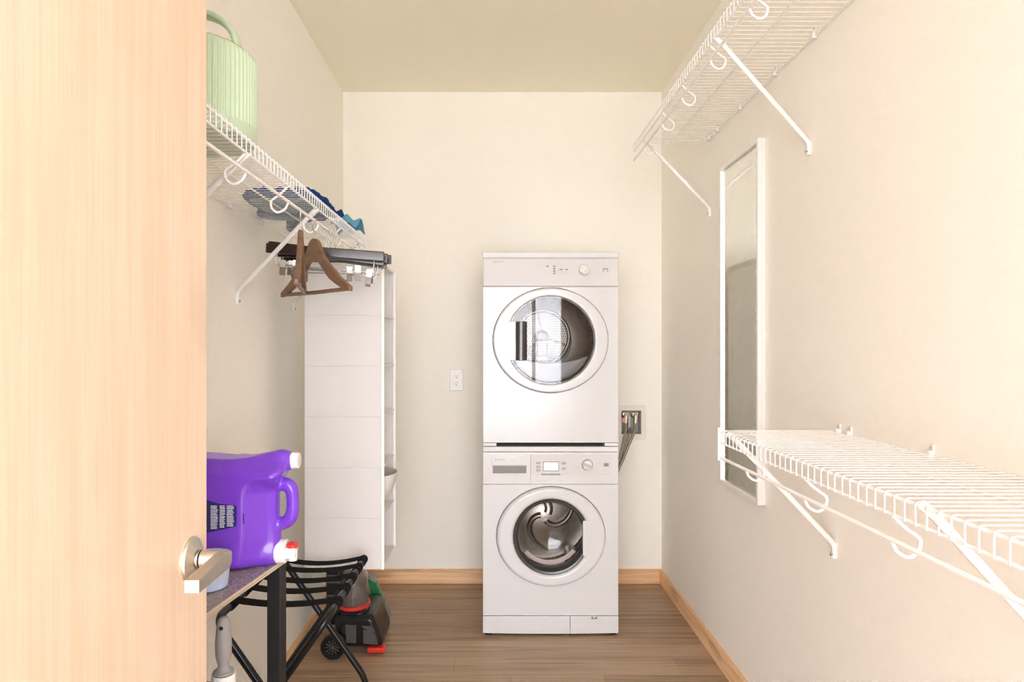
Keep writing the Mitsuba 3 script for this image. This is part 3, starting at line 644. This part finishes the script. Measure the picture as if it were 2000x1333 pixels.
# ------------------------------------------------------------------ blue mop pads at the far end of the left shelf
def blob_mesh(pts, r, h, amp=.25, seed=0):
    pts = np.asarray(pts, float); lo, hi = pts.min(0) - r * 1.8, pts.max(0) + r * 1.8
    P = grid(lo, hi, h); d = np.full(P[0].shape, 9.0)
    for q in pts: d = smin(d, np.sqrt(sum((P[i] - q[i]) ** 2 for i in range(3))) - r, r * .35)
    d = d + amp * r * (meshkit.noise(np.stack(P, -1) * (1.6 / r), seed) - .5)
    return surface_nets(d, lo, h)
SZ = 1.7022
def mop(label, x0, x1, y0, y1, seed, m):
    rg_ = np.random.default_rng(seed)
    t = thing('mop_pad', label, 'mop pad')
    pad = rrect(x0 + .015, y0 + .015, x1 - .015, y1 - .015, .03)
    put('backing', bevel_extrude(pad, .010, .003).apply_translation([0, 0, SZ + .0005]), 'm_pad', t, 40)
    ring = np.array(pad.buffer(.009).exterior.coords); L = shapely.LineString(ring)
    pts = [np.array([*L.interpolate(s_).coords[0], SZ + .0115 + rg_.uniform(0, .004)]) + [rg_.uniform(-.006, .006), rg_.uniform(-.006, .006), 0] for s_ in np.arange(0, L.length, .012)]
    put('fringe', blob_mesh(pts, .0095, .0035, .5, seed), m, t, True, kind='stuff', label='dark blue chenille fringe')
    top = [[x, y, SZ + .020 + .012 * rg_.random()] for x in np.arange(x0 + .02, x1 - .015, .016) for y in np.arange(y0 + .02, y1 - .015, .016)]
    put('pile', blob_mesh(top, .0105, .004, .5, seed + 1), m, t, True, kind='stuff', label='dark blue chenille pile')
mop('blue chenille mop pad with grey-green backing lying flat on the left wire shelf', -.745, -.515, 2.00, 2.235, 5, 'm_navy')
mop('second blue chenille mop pad lying behind the first one on the left wire shelf', -.785, -.60, 2.262, 2.335, 9, 'm_navy')
pts = [[-.64, 2.37, SZ + .016], [-.675, 2.385, SZ + .016], [-.70, 2.39, SZ + .016], [-.68, 2.41, SZ + .015], [-.71, 2.43, SZ + .014], [-.73, 2.46, SZ + .014], [-.715, 2.49, SZ + .014], [-.745, 2.52, SZ + .014], [-.76, 2.56, SZ + .014], [-.64, 2.37, SZ + .03], [-.69, 2.43, SZ + .026], [-.60, 2.36, SZ + .018], [-.56, 2.30, SZ + .018], [-.545, 2.33, SZ + .022], [-.53, 2.36, SZ + .026], [-.575, 2.33, SZ + .018], [-.585, 2.35, SZ + .016]]
single('cleaning_cloth', blob_mesh(pts, .0155, .004, .45, 21), 'm_navy', 'crumpled navy blue cloth behind the mop pad on the left wire shelf', 'cloth', True)
u, v = np.meshgrid(np.linspace(0, 1, 22), np.linspace(0, 1, 18), indexing='ij')
cxx = -.60 + .105 * v; cyy = 2.50 + .15 * u; czz = SZ + .012 + .045 * np.sin(u * PI) ** 2 * (.5 + .5 * np.sin(v * 3.0)) + .010 * np.sin(v * 12 + u * 5)
gv = np.stack([cxx, cyy, czz], -1).reshape(-1, 3); ii = np.arange(21 * 17); a_ = (ii // 17) * 18 + ii % 17
gf = np.vstack([np.stack([a_, a_ + 18, a_ + 19], 1), np.stack([a_, a_ + 19, a_ + 1], 1)])
up = trimesh.Trimesh(np.vstack([gv + [0, 0, .0025], gv]), np.vstack([gf, gf[:, ::-1] + len(gv)]), process=False)
single('cleaning_cloth', up, 'm_teal', 'light teal blue cloth at the far end of the left wire shelf', 'cloth', True)

# ------------------------------------------------------------------ hangers on the left rod
RX, RZ = -.507, 1.628
def hook_path(r=.0105, stem=.05):
    a = np.radians(np.linspace(-25, 180, 16))
    p = [[-r * math.cos(t_), 0, r * math.sin(t_)] for t_ in a]
    p = [[-q[0], 0, q[2]] for q in p][::-1]
    p = p[::-1]
    p += [[-r, 0, -.010], [-r * .5, 0, -.020], [0, 0, -.030], [0, 0, -stem]]
    return np.array(p)
def place(yaw, y, roll=0.0): return trimesh.transformations.translation_matrix([RX, y, RZ - .0055]) @ rotz(yaw) @ trimesh.transformations.rotation_matrix(roll, [0, 1, 0])
def pant_hanger(y, yaw, roll, clips, label, L=.177):
    M = place(yaw, y, roll); t = thing('trouser_hanger', label, 'hanger', 'dark wood trouser hangers with chrome clips on the left rod')
    put('hook', move(tube(hook_path(), .0017, 8), M), 'm_chrome', t, 60)
    put('bar', move(rbox(-L, L, -.006, .006, -.0795, -.050, .003), M), 'm_dark_wood', t, 30)
    rail = bend([[-L + .03, 0, -.078], [-L + .03, 0, -.115], [L - .03, 0, -.115], [L - .03, 0, -.078]], .008, 4)
    put('clip_rail', move(tube(rail, .0016, 8), M), 'm_chrome', t, 50)
    for c in clips:
        w, th = .0085, .006
        m = merge(hull([[c + sx * w, sy * b, z_] for sx in (-1, 1) for sy in (0, 1) for z_, b in ((-.098, th), (-.112, th * .5), (-.120, th * .6))]),
                  hull([[c + sx * w, sy * b, z_] for sx in (-1, 1) for sy in (0, -1) for z_, b in ((-.098, th), (-.112, th * .5), (-.120, th * .6))]))
        cl = put('clip', move(m, M), 'm_chrome', t, 25)
        for sy in (-1, 1): put('jaw', move(rbox(c - w, c + w, sy * .0012, sy * .0034, -.144, -.1165, .0006), M), 'm_clip', cl, 25)
pant_hanger(2.086, math.radians(7.0), .060, (-.125, .10), 'dark wood trouser hanger with chrome clips, frontmost of its row')
pant_hanger(2.118, math.radians(9.0), .115, (-.09, .135), 'dark wood trouser hanger with chrome clips, tilted, second from the front of its row')
pant_hanger(2.150, math.radians(6.0), .045, (-.11, .06), 'dark wood trouser hanger with chrome clips, third from the front of its row')
pant_hanger(2.182, math.radians(9.0), .135, (-.12, .125), 'dark wood trouser hanger with chrome clips, tilted, fourth from the front of its row')
pant_hanger(2.220, math.radians(4.0), .020, (-.10, .11), 'dark wood trouser hanger with chrome clips, rearmost of its row')
def suit_hanger(y, yaw, roll, label):
    M = place(yaw, y, roll); t = thing('coat_hanger', label, 'hanger', 'brown wooden coat hangers on the left rod')
    put('hook', move(tube(hook_path(), .0017, 8), M), 'm_chrome', t, 60)
    up_ = [(0, -.046), (.012, -.049), (.024, -.060), (.036, -.080), (.055, -.105), (.085, -.132), (.120, -.160), (.160, -.185), (.172, -.192)]
    dn_ = [(.172, -.205), (.155, -.202), (.115, -.186), (.075, -.164), (.045, -.136), (.022, -.115), (0, -.108)]
    half = [*smooth_path(np.array(up_), 4), *smooth_path(np.array(dn_), 4)]
    pg = Polygon([tuple(q) for q in half] + [(-q[0], q[1]) for q in half[::-1][1:-1]]).buffer(0)
    m = bevel_extrude(pg, .0065, .003, 3); m2 = m.copy(); m2.vertices[:, 2] *= -1; m2.invert()
    m = merge(m, m2); m.vertices = np.stack([m.vertices[:, 0], m.vertices[:, 2], m.vertices[:, 1]], 1); m.invert()
    put('shoulders', move(m, M), 'm_walnut', t, 40)
    put('trouser_bar', move(tube([[-.165, 0, -.198], [0, 0, -.200], [.165, 0, -.198]], .0055, 10), M), 'm_walnut', t, 40)
suit_hanger(1.80, math.radians(102), 0, 'brown wooden coat hanger seen edge-on, first from the front of the left rod')
suit_hanger(1.94, math.radians(-42), .0, 'brown wooden coat hanger turned towards the room, second from the front of the left rod')

# ------------------------------------------------------------------ hanging organizer
t = thing('hanging_organizer', 'white fabric hanging organizer with six compartments at the end of the left rod', 'organizer')
gx0, gx1, gy0, gy1, gz0, gz1 = -.668, -.388, 2.430, 2.716, .477, 1.562
zz = np.linspace(gz1, gz0, 7)
def cloth_panel(o, eu, ev, bulge, seed, nu=14, nv=14, th=.0025):
    """pillowy panel spanned by eu, ev from o; bulges along eu x ev"""
    o, eu, ev = map(np.asarray, (o, eu, ev)); nrm = np.cross(eu, ev).astype(float); nrm /= np.linalg.norm(nrm)
    u, v = np.meshgrid(np.linspace(0, 1, nu + 1), np.linspace(0, 1, nv + 1), indexing='ij')
    P = o + u[..., None] * eu + v[..., None] * ev
    d = bulge * (np.sin(PI * u) ** .6) * (np.sin(PI * v) ** .35) + .0022 * (meshkit.noise(P * 9, seed) - .5) * (np.sin(PI * u) * np.sin(PI * v)) ** .5
    A_ = (P + nrm * (d + th)[..., None]).reshape(-1, 3); B_ = (P + nrm * (d * .9)[..., None]).reshape(-1, 3)
    i_ = np.arange(nu * nv); q = (i_ // nv) * (nv + 1) + i_ % nv
    f = np.vstack([np.stack([q, q + nv + 1, q + nv + 2], 1), np.stack([q, q + nv + 2, q + 1], 1)])
    rim = []
    bd = [*(np.arange(nu) * (nv + 1)), *(nu * (nv + 1) + np.arange(nv)), *((np.arange(nu, 0, -1)) * (nv + 1) + nv), *np.arange(nv, 0, -1)]
    for a_, b_ in zip(bd, bd[1:] + bd[:1]): rim += [[a_, a_ + len(A_), b_ + len(A_)], [a_, b_ + len(A_), b_]]
    return trimesh.Trimesh(np.vstack([A_, B_]), np.vstack([f, f[:, ::-1] + len(A_), rim]), process=False)
for i in range(6):
    zt_, zb_ = zz[i] - .0015, zz[i + 1] + .0015; h_ = zt_ - zb_
    put('side_panel', cloth_panel((gx0, gy0, zb_), (gx1 - gx0 - .010, 0, 0), (0, 0, h_), .0012, i), 'm_cloth', t, 40)
    put('side_panel', cloth_panel((gx1 - .010, gy1, zb_), (gx0 - gx1 + .010, 0, 0), (0, 0, h_), .0012, 20 + i), 'm_cloth', t, 40)
    put('back_panel', cloth_panel((gx0, gy1, zb_), (0, gy0 - gy1, 0), (0, 0, h_), .003, 40 + i), 'm_cloth', t, 40)
for i in range(7):
    sh = rbox(gx0 + .003, gx1 - .002, gy0 + .003, gy1 - .003, zz[i] - .003, zz[i] + .002, .002)
    put('shelf_board', sh, 'm_cloth', t, 30)
    put('seam', tube([[gx0 - .001, gy0 - .0018, zz[i]], [(gx0 + gx1) / 2, gy0 - .0022, zz[i] - .0008], [gx1 - .004, gy0 - .0018, zz[i]]], .0020, 6), 'm_cloth', t, 40)
for y in (gy0, gy1):
    put('piping', rbox(gx1 - .010, gx1 + .002, y - .004, y + .004, gz0 - .004, gz1 + .004, .003), 'm_piping', t, 30)
put('top_cover', lathe([(0, .036), (.5, .034), (.85, .022), (1.0, .0)], (0, 0, 0), 'z', 4).apply_transform(rotz(PI / 4)).apply_scale([.139 * 1.414, .142 * 1.414, 1]).apply_translation([(gx0 + gx1) / 2, (gy0 + gy1) / 2, gz1 + .001]), 'm_cloth', t)
for y in (2.50, 2.645):
    put('hook', tube(smooth_path([[RX + .010, y, RZ - .004], [RX + .007, y, RZ + .009], [RX, y, RZ + .0115], [RX - .008, y, RZ + .008], [RX - .0105, y, RZ - .004], [RX - .006, y, RZ - .02], [RX - .004, y, gz1 + .034]], 5), .0030, 8), 'm_white_plastic', t, 50)
bw = single('bowl', lathe([(0, 0), (.055, 0), (.062, .004), (.095, .040), (.118, .085), (.127, .128), (.1325, .131), (.1325, .134), (.127, .135), (.114, .088), (.090, .044), (.058, .010), (0, .008)], (-.489, 2.575, .6608), 'z', 64), 'm_bowl', 'white bowl sticking out of the fifth compartment of the hanging organizer', 'bowl', 40)

# ------------------------------------------------------------------ side table
t = thing('side_table', 'narrow table with speckled grey-brown top and black metal legs beside the door', 'table')
M = trimesh.transformations.translation_matrix([-.485, 1.618, 0]) @ rotz(-math.radians(7.8))
# local: x from -.25 (wall) to 0 (front edge), y from -.45 to 0
put('tabletop', move(rbox(-.25, -.002, -.455, -.001, .7590, .770, .001), M), 'm_laminate', t, 20)
put('edge_band', move(merge(cbox(-.002, 0, -.455, 0, .7590, .7697), cbox(-.25, -.002, -.001, 0, .7590, .7697)), M), 'm_tabletop_edge', t, label='pale plywood edge')
put('lower_shelf', move(rbox(-.25, -.012, -.455, -.006, .440, .462, .001), M), 'm_laminate', t, 20)
for (a, b) in ((-.002, -.006), (-.216, -.006), (-.002, -.415), (-.216, -.415)):
    put('leg', move(rbox(a - .033, a, b - .033 if b > -.1 else b - .033, b, .0005, .7588, .002), M), 'm_leg_metal', t, 20)

# ------------------------------------------------------------------ purple detergent jug
t = thing('detergent_jug', 'large purple detergent jug with white tap on the narrow table', 'jug')
JY = 1.562                                # middle of its thickness
def jx(p): return (p - 962) / 851.0
def jz(p): return EYE - (p - 680) / 851.0
body = Polygon([(-.762, .7735), (jx(548), .7735), (jx(551), .790), (jx(548), jz(1045)), (jx(545), jz(1000)), (jx(546), jz(950)), (jx(552), jz(930)), (jx(566), jz(915)), (jx(566), jz(882)), (jx(548), jz(878)), (jx(524), jz(884)), (jx(490), jz(891)), (jx(450), jz(892)), (jx(405), jz(889)), (-.70, jz(886)), (-.75, jz(895)), (-.768, jz(940)), (-.768, jz(1090))]).buffer(-.012).buffer(.024).buffer(-.012)
h = .0042; lo, hi = (-.79, JY - .085, .755), (-.425, JY + .085, 1.055)
P = grid(lo, hi, h); X2, Z2 = P[0][:, 0, :], P[2][:, 0, :]
d2 = sd_poly(body, X2, Z2)[:, None, :]
# half thickness: full over the flat face, thinner towards the grip end and up in the neck
sst = lambda x: np.clip(x, 0, 1) ** 2 * (3 - 2 * np.clip(x, 0, 1))
ht = .066 - .042 * sst((P[0] - jx(486) + .010 * sst((.86 - P[2]) / .09)) / .062) * sst((jz(922) - P[2]) / .045) - .030 * np.clip((P[2] - jz(925)) / .04, 0, 1) * np.clip((P[0] - jx(470)) / .06, 0, 1) - .012 * np.clip((P[2] - jz(915)) / .02, 0, 1)
ht = ht - .0030 * np.clip(np.cos((P[0] + .70) / .0345 * 2 * PI) * 4 - 2.4, 0, 1) * np.clip((P[2] - jz(922)) / .003, 0, 1) * (P[0] < jx(482))
r = .018
q0, q1 = d2 + r, np.abs(P[1] - JY) - ht + r
d = np.minimum(np.maximum(q0, q1), 0) + np.sqrt(np.maximum(q0, 0) ** 2 + np.maximum(q1, 0) ** 2) - r
hp = [(jx(545), JY, jz(947)), (jx(563), JY, jz(947)), (jx(571), JY, jz(962)), (jx(571.5), JY, jz(1000)), (jx(562), JY, jz(1018)), (jx(538), JY, jz(1027))]
hp = smooth_path(hp, 4)
for a, b in zip(hp[:-1], hp[1:]): d = smin(d, sd_capsule(P, a, b, .0125), .006)
d = smin(d, sd_capsule(P, (jx(530), JY, jz(905)), (jx(566), JY, jz(900)), .019), .012)
d = smin(d, sd_capsule(P, (jx(495), JY, jz(1078)), (jx(521), JY, jz(1078)), .029), .014)
put('body', surface_nets(d, lo, h), 'm_purple', t, True)
put('cap', lathe([(0, jx(585)), (.0165, jx(585)), (.0185, jx(584)), (.0190, jx(566)), (.0160, jx(565)), (0, jx(565))], (0, JY, jz(900)), 'x', 48), 'm_cap_white', t, 40, label='white screw cap')
tp = put('tap', merge(lathe([(0, jx(540)), (.026, jx(541)), (.0275, jx(544)), (.0270, jx(559)), (.024, jx(561)), (0, jx(561))], (0, JY, jz(1077)), 'x', 48), rbox(jx(558), jx(580), JY - .014, JY + .014, jz(1090), jz(1068), .005),
        lathe([(0, -.012), (.010, -.012), (.011, 0.012), (0, .012)], (jx(572), JY, jz(1088) + .004), 'z', 24)), 'm_cap_white', t, 35, label='white dispenser tap')
put('button', lathe([(0, .0), (.0125, .0), (.0125, .008), (.009, .012), (0, .0135)], (jx(571), JY, jz(1070)), 'z', 32), 'm_red', tp, 40, label='red tap button')
ly_ = JY - .0662 - .0005
def strip(poly, y, m, name, par, lab=None): return put(name, front(bevel_extrude(poly, .0006, 0), y), m, par, label=lab)
def fx(p): return (p - 962) / 889.0
def fz(p): return EYE - (p - 680) / 889.0
lb = strip(Polygon([(fx(370), fz(972)), (fx(405), fz(978)), (fx(430), fz(985)), (fx(460), fz(988)), (fx(462.5), fz(990)), (fx(462), fz(1028)), (fx(440), fz(1034)), (fx(405), fz(1041)), (fx(370), fz(1045))]), ly_, 'm_label_navy', 'label_panel', t, 'navy blue printed label')
for cx0, cx1 in ((378, 396), (412, 427), (429.5, 441), (443.5, 458)):
    for k_, zz_ in enumerate(np.arange(988.5, 1034.5 - (cx0 - 400) * .13, 2.6)):
        wd = (cx1 - cx0) * (1 - .25 * rng.random())
        strip(sbox(fx(cx0), fz(zz_ + .85), fx(cx0 + wd), fz(zz_ - .55)), ly_ - .0006, 'm_label_print', 'printed_line', lb)

strip(sbox(fx(475.6), fz(1024), fx(477.0), fz(1004)), ly_, 'm_label_navy', 'printed_code', t)

# ------------------------------------------------------------------ measuring cup
t = thing('measuring_cup', 'translucent pale blue plastic cup on the narrow table behind the door lever', 'cup')
cc = (-.588, 1.405, .7706)
put('wall', lathe([(0, .0012), (.0375, .0012), (.0395, .003), (.0465, .066), (.0475, .067)], cc, 'z', 48), 'm_cup', t, 40)
put('detergent', lathe([(0, .0025), (.0374, .0025), (.0389, .016), (0, .016)], cc, 'z', 48), 'm_cup_liquid', t, 40, label='pale blue detergent residue')

# ------------------------------------------------------------------ lint roller standing under the table top
t = thing('lint_roller', 'lint roller with grey handle standing upright under the table top', 'lint roller')
lc = (-.553, 1.400, 0)
put('handle', lathe([(0, .7135), (.007, .7125), (.0115, .706), (.0135, .696), (.0155, .672), (.0165, .655), (.0155, .632), (.0115, .616), (.0105, .612), (.0150, .604), (.0205, .601), (.0212, .5975), (.0, .5965)], lc, 'z', 40), 'm_grey_rubber', t, 50, label='grey rubber handle')
put('dark_hole_disc', lathe([(0, 0), (.0036, 0), (.0044, .0012), (.0036, .0022), (0, .0022)], (0, 0, 0), 'y', 20).apply_translation([lc[0], lc[1] - .0141, .693]), 'm_dark_gap', t, 40)  # dark disc set on the handle for the shade inside its hole
put('sheet_roll', lathe([(.0205, .4625), (.0235, .4630), (.0235, .5955), (.0205, .5960)], lc, 'z', 40), 'm_paper', t, 30, label='white roll')

# ------------------------------------------------------------------ folding luggage rack
t = thing('luggage_rack', 'black folding luggage rack with straps between the narrow table and the back wall', 'luggage rack')
rz_, rl, rr_ = .55, -.727, -.436
y0, y1 = 1.785, 2.335
tr = .0105
fxa, fxb = -.738, -.431
fr_a = bend([[fxa, y0 + .024, .02], [fxa, y0 + .024, .125], [rr_, y0 + .024, rz_], [rr_, y1 - .024, rz_], [fxa, y1 - .024, .125], [fxa, y1 - .024, .02]], .05, 6)
fr_b = bend([[fxb, y0, .02], [fxb, y0, .125], [rl, y0, rz_], [rl, y1, rz_], [fxb, y1, .125], [fxb, y1, .02]], .05, 6)
put('frame', tube(fr_a, tr, 14), 'm_black_metal', t, 50)
put('frame', tube(fr_b, tr, 14), 'm_black_metal', t, 50)
for x, s in ((fxa, .024), (fxb, .0)):
    put('floor_bar', tube([[x, y0 + s, .028], [x, (y0 + y1) / 2, .028], [x, y1 - s, .028]], .0075, 10), 'm_black_metal', t, 50)
    for y in (y0 + s, y1 - s): put('rubber_foot', lathe([(0, .0005), (.013, .0005), (.0135, .01), (.0125, .026), (0, .027)], (x, y, 0), 'z', 20), 'm_strap', t, 40)
ys = (1.905, 2.012, 2.108, 2.200, 2.285)
for i, y in enumerate(ys):
    hw_ = .021
    us = np.linspace(0, 1, 17); sag = (.014, .016, .018, .016, .020)[i]
    pth = [[rl + (rr_ - rl) * u_, y, rz_ + tr + .0012 - sag * 4 * u_ * (1 - u_)] for u_ in us]
    ringp = np.array([[hw_, .0011], [-hw_, .0011], [-hw_, -.0011], [hw_, -.0011]])
    st = put('strap', sweep(np.array(pth), ringp), 'm_strap', t, 30)
    for x in (rl, rr_):
        put('strap_loop', lathe([(tr + .0003, -hw_), (tr + .0038, -hw_ + .0008), (tr + .0038, hw_ - .0008), (tr + .0003, hw_)], (x, y, rz_), 'y', 24), 'm_strap', st, 30)
for y in (y0 + .012, y1 - .012):
    xp = (rl + rr_) / 2
    put('pivot_bolt', lathe([(0, -.022), (.005, -.021), (.006, -.018), (.006, .018), (.005, .021), (0, .022)], (xp, y, .343), 'y', 16), 'm_chrome', t, 40, label='bright pivot bolt')

# ------------------------------------------------------------------ carpet cleaner behind the rack
t = thing('carpet_cleaner', 'black and red upright carpet cleaner with clear tank on the floor under the hanging organizer', 'carpet cleaner')
def sdf_part(name, fn, lo, hi, h_, m, par=t, **k):
    P_ = grid(lo, hi, h_); return put(name, surface_nets(fn(P_), lo, h_), m, par, True, **k)
def head(P_):
    # foot of the machine: high at the rear (left), sloping down to the lip on the right
    d_ = sd_rbox(P_, (-.655, 2.80, .028), (-.440, 3.05, .165), .03)
    pl = (P_[0] + .492) * .936 + (P_[2] - .150) * .348
    return -smin(-d_, -pl, .02)
sdf_part('foot_housing', head, (-.69, 2.77, 0), (-.42, 3.08, .20), .0065, 'm_vac_black')
put('front_window', hull([[x, y, z_] for y in (2.7945, 2.804) for x, z_ in ((-.530, .050), (-.470, .045), (-.482, .085), (-.498, .103), (-.532, .108))]), 'm_vac_grey', t, 20)
put('side_window', hull([[x, y, z_] for y in (2.7945, 2.804) for x, z_ in ((-.600, .055), (-.560, .052), (-.560, .125), (-.605, .128))]), 'm_vac_grey', t, 20)
put('front_window', hull([[x, y, z_] for y in (2.7945, 2.804) for x, z_ in ((-.535, .116), (-.500, .112), (-.486, .094), (-.483, .100), (-.499, .121), (-.535, .124))]), 'm_vac_grey', t, 20)
put('nozzle_lip', rbox(-.515, -.443, 2.790, 2.835, .012, .034, .006, 3), 'm_red', t, 30, label='red nozzle lip')
for y in (2.772, 3.055):
    w = put('wheel', lathe([(0, -.014), (.030, -.014), (.034, -.020), (.046, -.020), (.050, -.012), (.050, .012), (.046, .018), (0, .018)], (-.648, y, .0505), 'y', 40), 'm_vac_black', t, 35)
    for a in np.arange(12) / 12 * 2 * PI:
        m = rbox(.010, .031, -.0172, -.0135, -.0015, .0015, .0008); m = move(m, trimesh.transformations.rotation_matrix(a, [0, 1, 0])).apply_translation([-.648, y, .0505])
        put('spoke', m, 'm_vac_grey', w)
    put('wheel_hub', lathe([(0, -.0175), (.007, -.0170), (.008, -.0135), (0, -.0135)], (-.648, y, .0505), 'y', 20), 'm_vac_grey', w, 30)
sdf_part('tank_base', lambda P_: smin(sd_rbox(P_, (-.638, 2.815, .11), (-.532, 2.955, .178), .025), sd_rbox(P_, (-.64, 2.83, .10), (-.52, 2.97, .17), .03), .03), (-.66, 2.79, .07), (-.46, 3.0, .25), .006, 'm_vac_black')
def lath_oval(prof, c, sx, sy, n_=40):
    m = lathe(prof, (0, 0, 0), 'z', n_); m.vertices[:, 0] *= sx; m.vertices[:, 1] *= sy; return m.apply_translation(c)
put('tank_rim', lath_oval([(.94, .175), (1.03, .176), (1.05, .182), (1.04, .190), (.95, .191)], (-.586, 2.885, 0), .064, .075), 'm_red', t, 40, label='red tank rim')
put('clear_tank', lath_oval([(.0, .188), (.98, .189), (1.0, .20), (.95, .28), (.84, .35), (.72, .385), (0, .390)], (-.586, 2.885, 0), .060, .071), 'm_tank', t, 40, label='clear plastic tank')
put('tank_float', lath_oval([(0, .212), (.6, .215), (.62, .232), (.30, .25), (.26, .35), (0, .355)], (-.586, 2.885, 0), .050, .058), 'm_tank_inner', t, 40)
sdf_part('upright_body', lambda P_: smin(sd_rbox(P_, (-.70, 2.84, .10), (-.622, 3.0, .47), .025), sd_rbox(P_, (-.70, 2.86, .40), (-.52, 2.98, .46), .02), .02), (-.73, 2.81, .07), (-.49, 3.03, .50), .0075, 'm_vac_black')
for z_ in np.arange(.20, .40, .028): put('vent_slat', rbox(-.690, -.632, 2.834, 2.840, z_, z_ + .008, .001), 'm_vac_grey', t)
put('handle', tube(bend([[-.685, 2.92, .46], [-.70, 2.95, .62], [-.68, 2.96, .70], [-.60, 2.96, .70], [-.58, 2.95, .62], [-.60, 2.92, .45]], .04, 5), .013, 12), 'm_vac_black', t, 50)
# green-labelled bottle leaning behind it
t = thing('cleaner_bottle', 'clear bottle with green label leaning between the carpet cleaner and the back wall', 'bottle')
M = trimesh.transformations.translation_matrix([-.492, 3.13, .0]) @ trimesh.transformations.rotation_matrix(-math.radians(23), [0, 1, 0])
fl = bevel_extrude(rrect(-.038, .014, .038, .235, .02), .027, .012, 3); f2 = fl.copy(); f2.vertices[:, 2] *= -1; f2.invert()
bt = merge(fl, f2); bt.vertices = np.stack([bt.vertices[:, 0], -bt.vertices[:, 2], bt.vertices[:, 1]], 1)
put('body', move(bt, M), 'm_bottle', t, 40)
put('label_panel', move(hull([[x, y, z_] for x, z_ in ((-.008, .10), (.037, .085), (.037, .195), (.012, .225)) for y in (-.0290, -.0272)] + [[.0385, .0, .085], [.0385, 0, .195]]), M), 'm_green', t, 30, label='green label')
put('cap', move(lathe([(0, .27), (.014, .27), (.015, .232), (0, .232)], (0, 0, 0), 'z', 24), M), 'm_cap_white', t, 30)
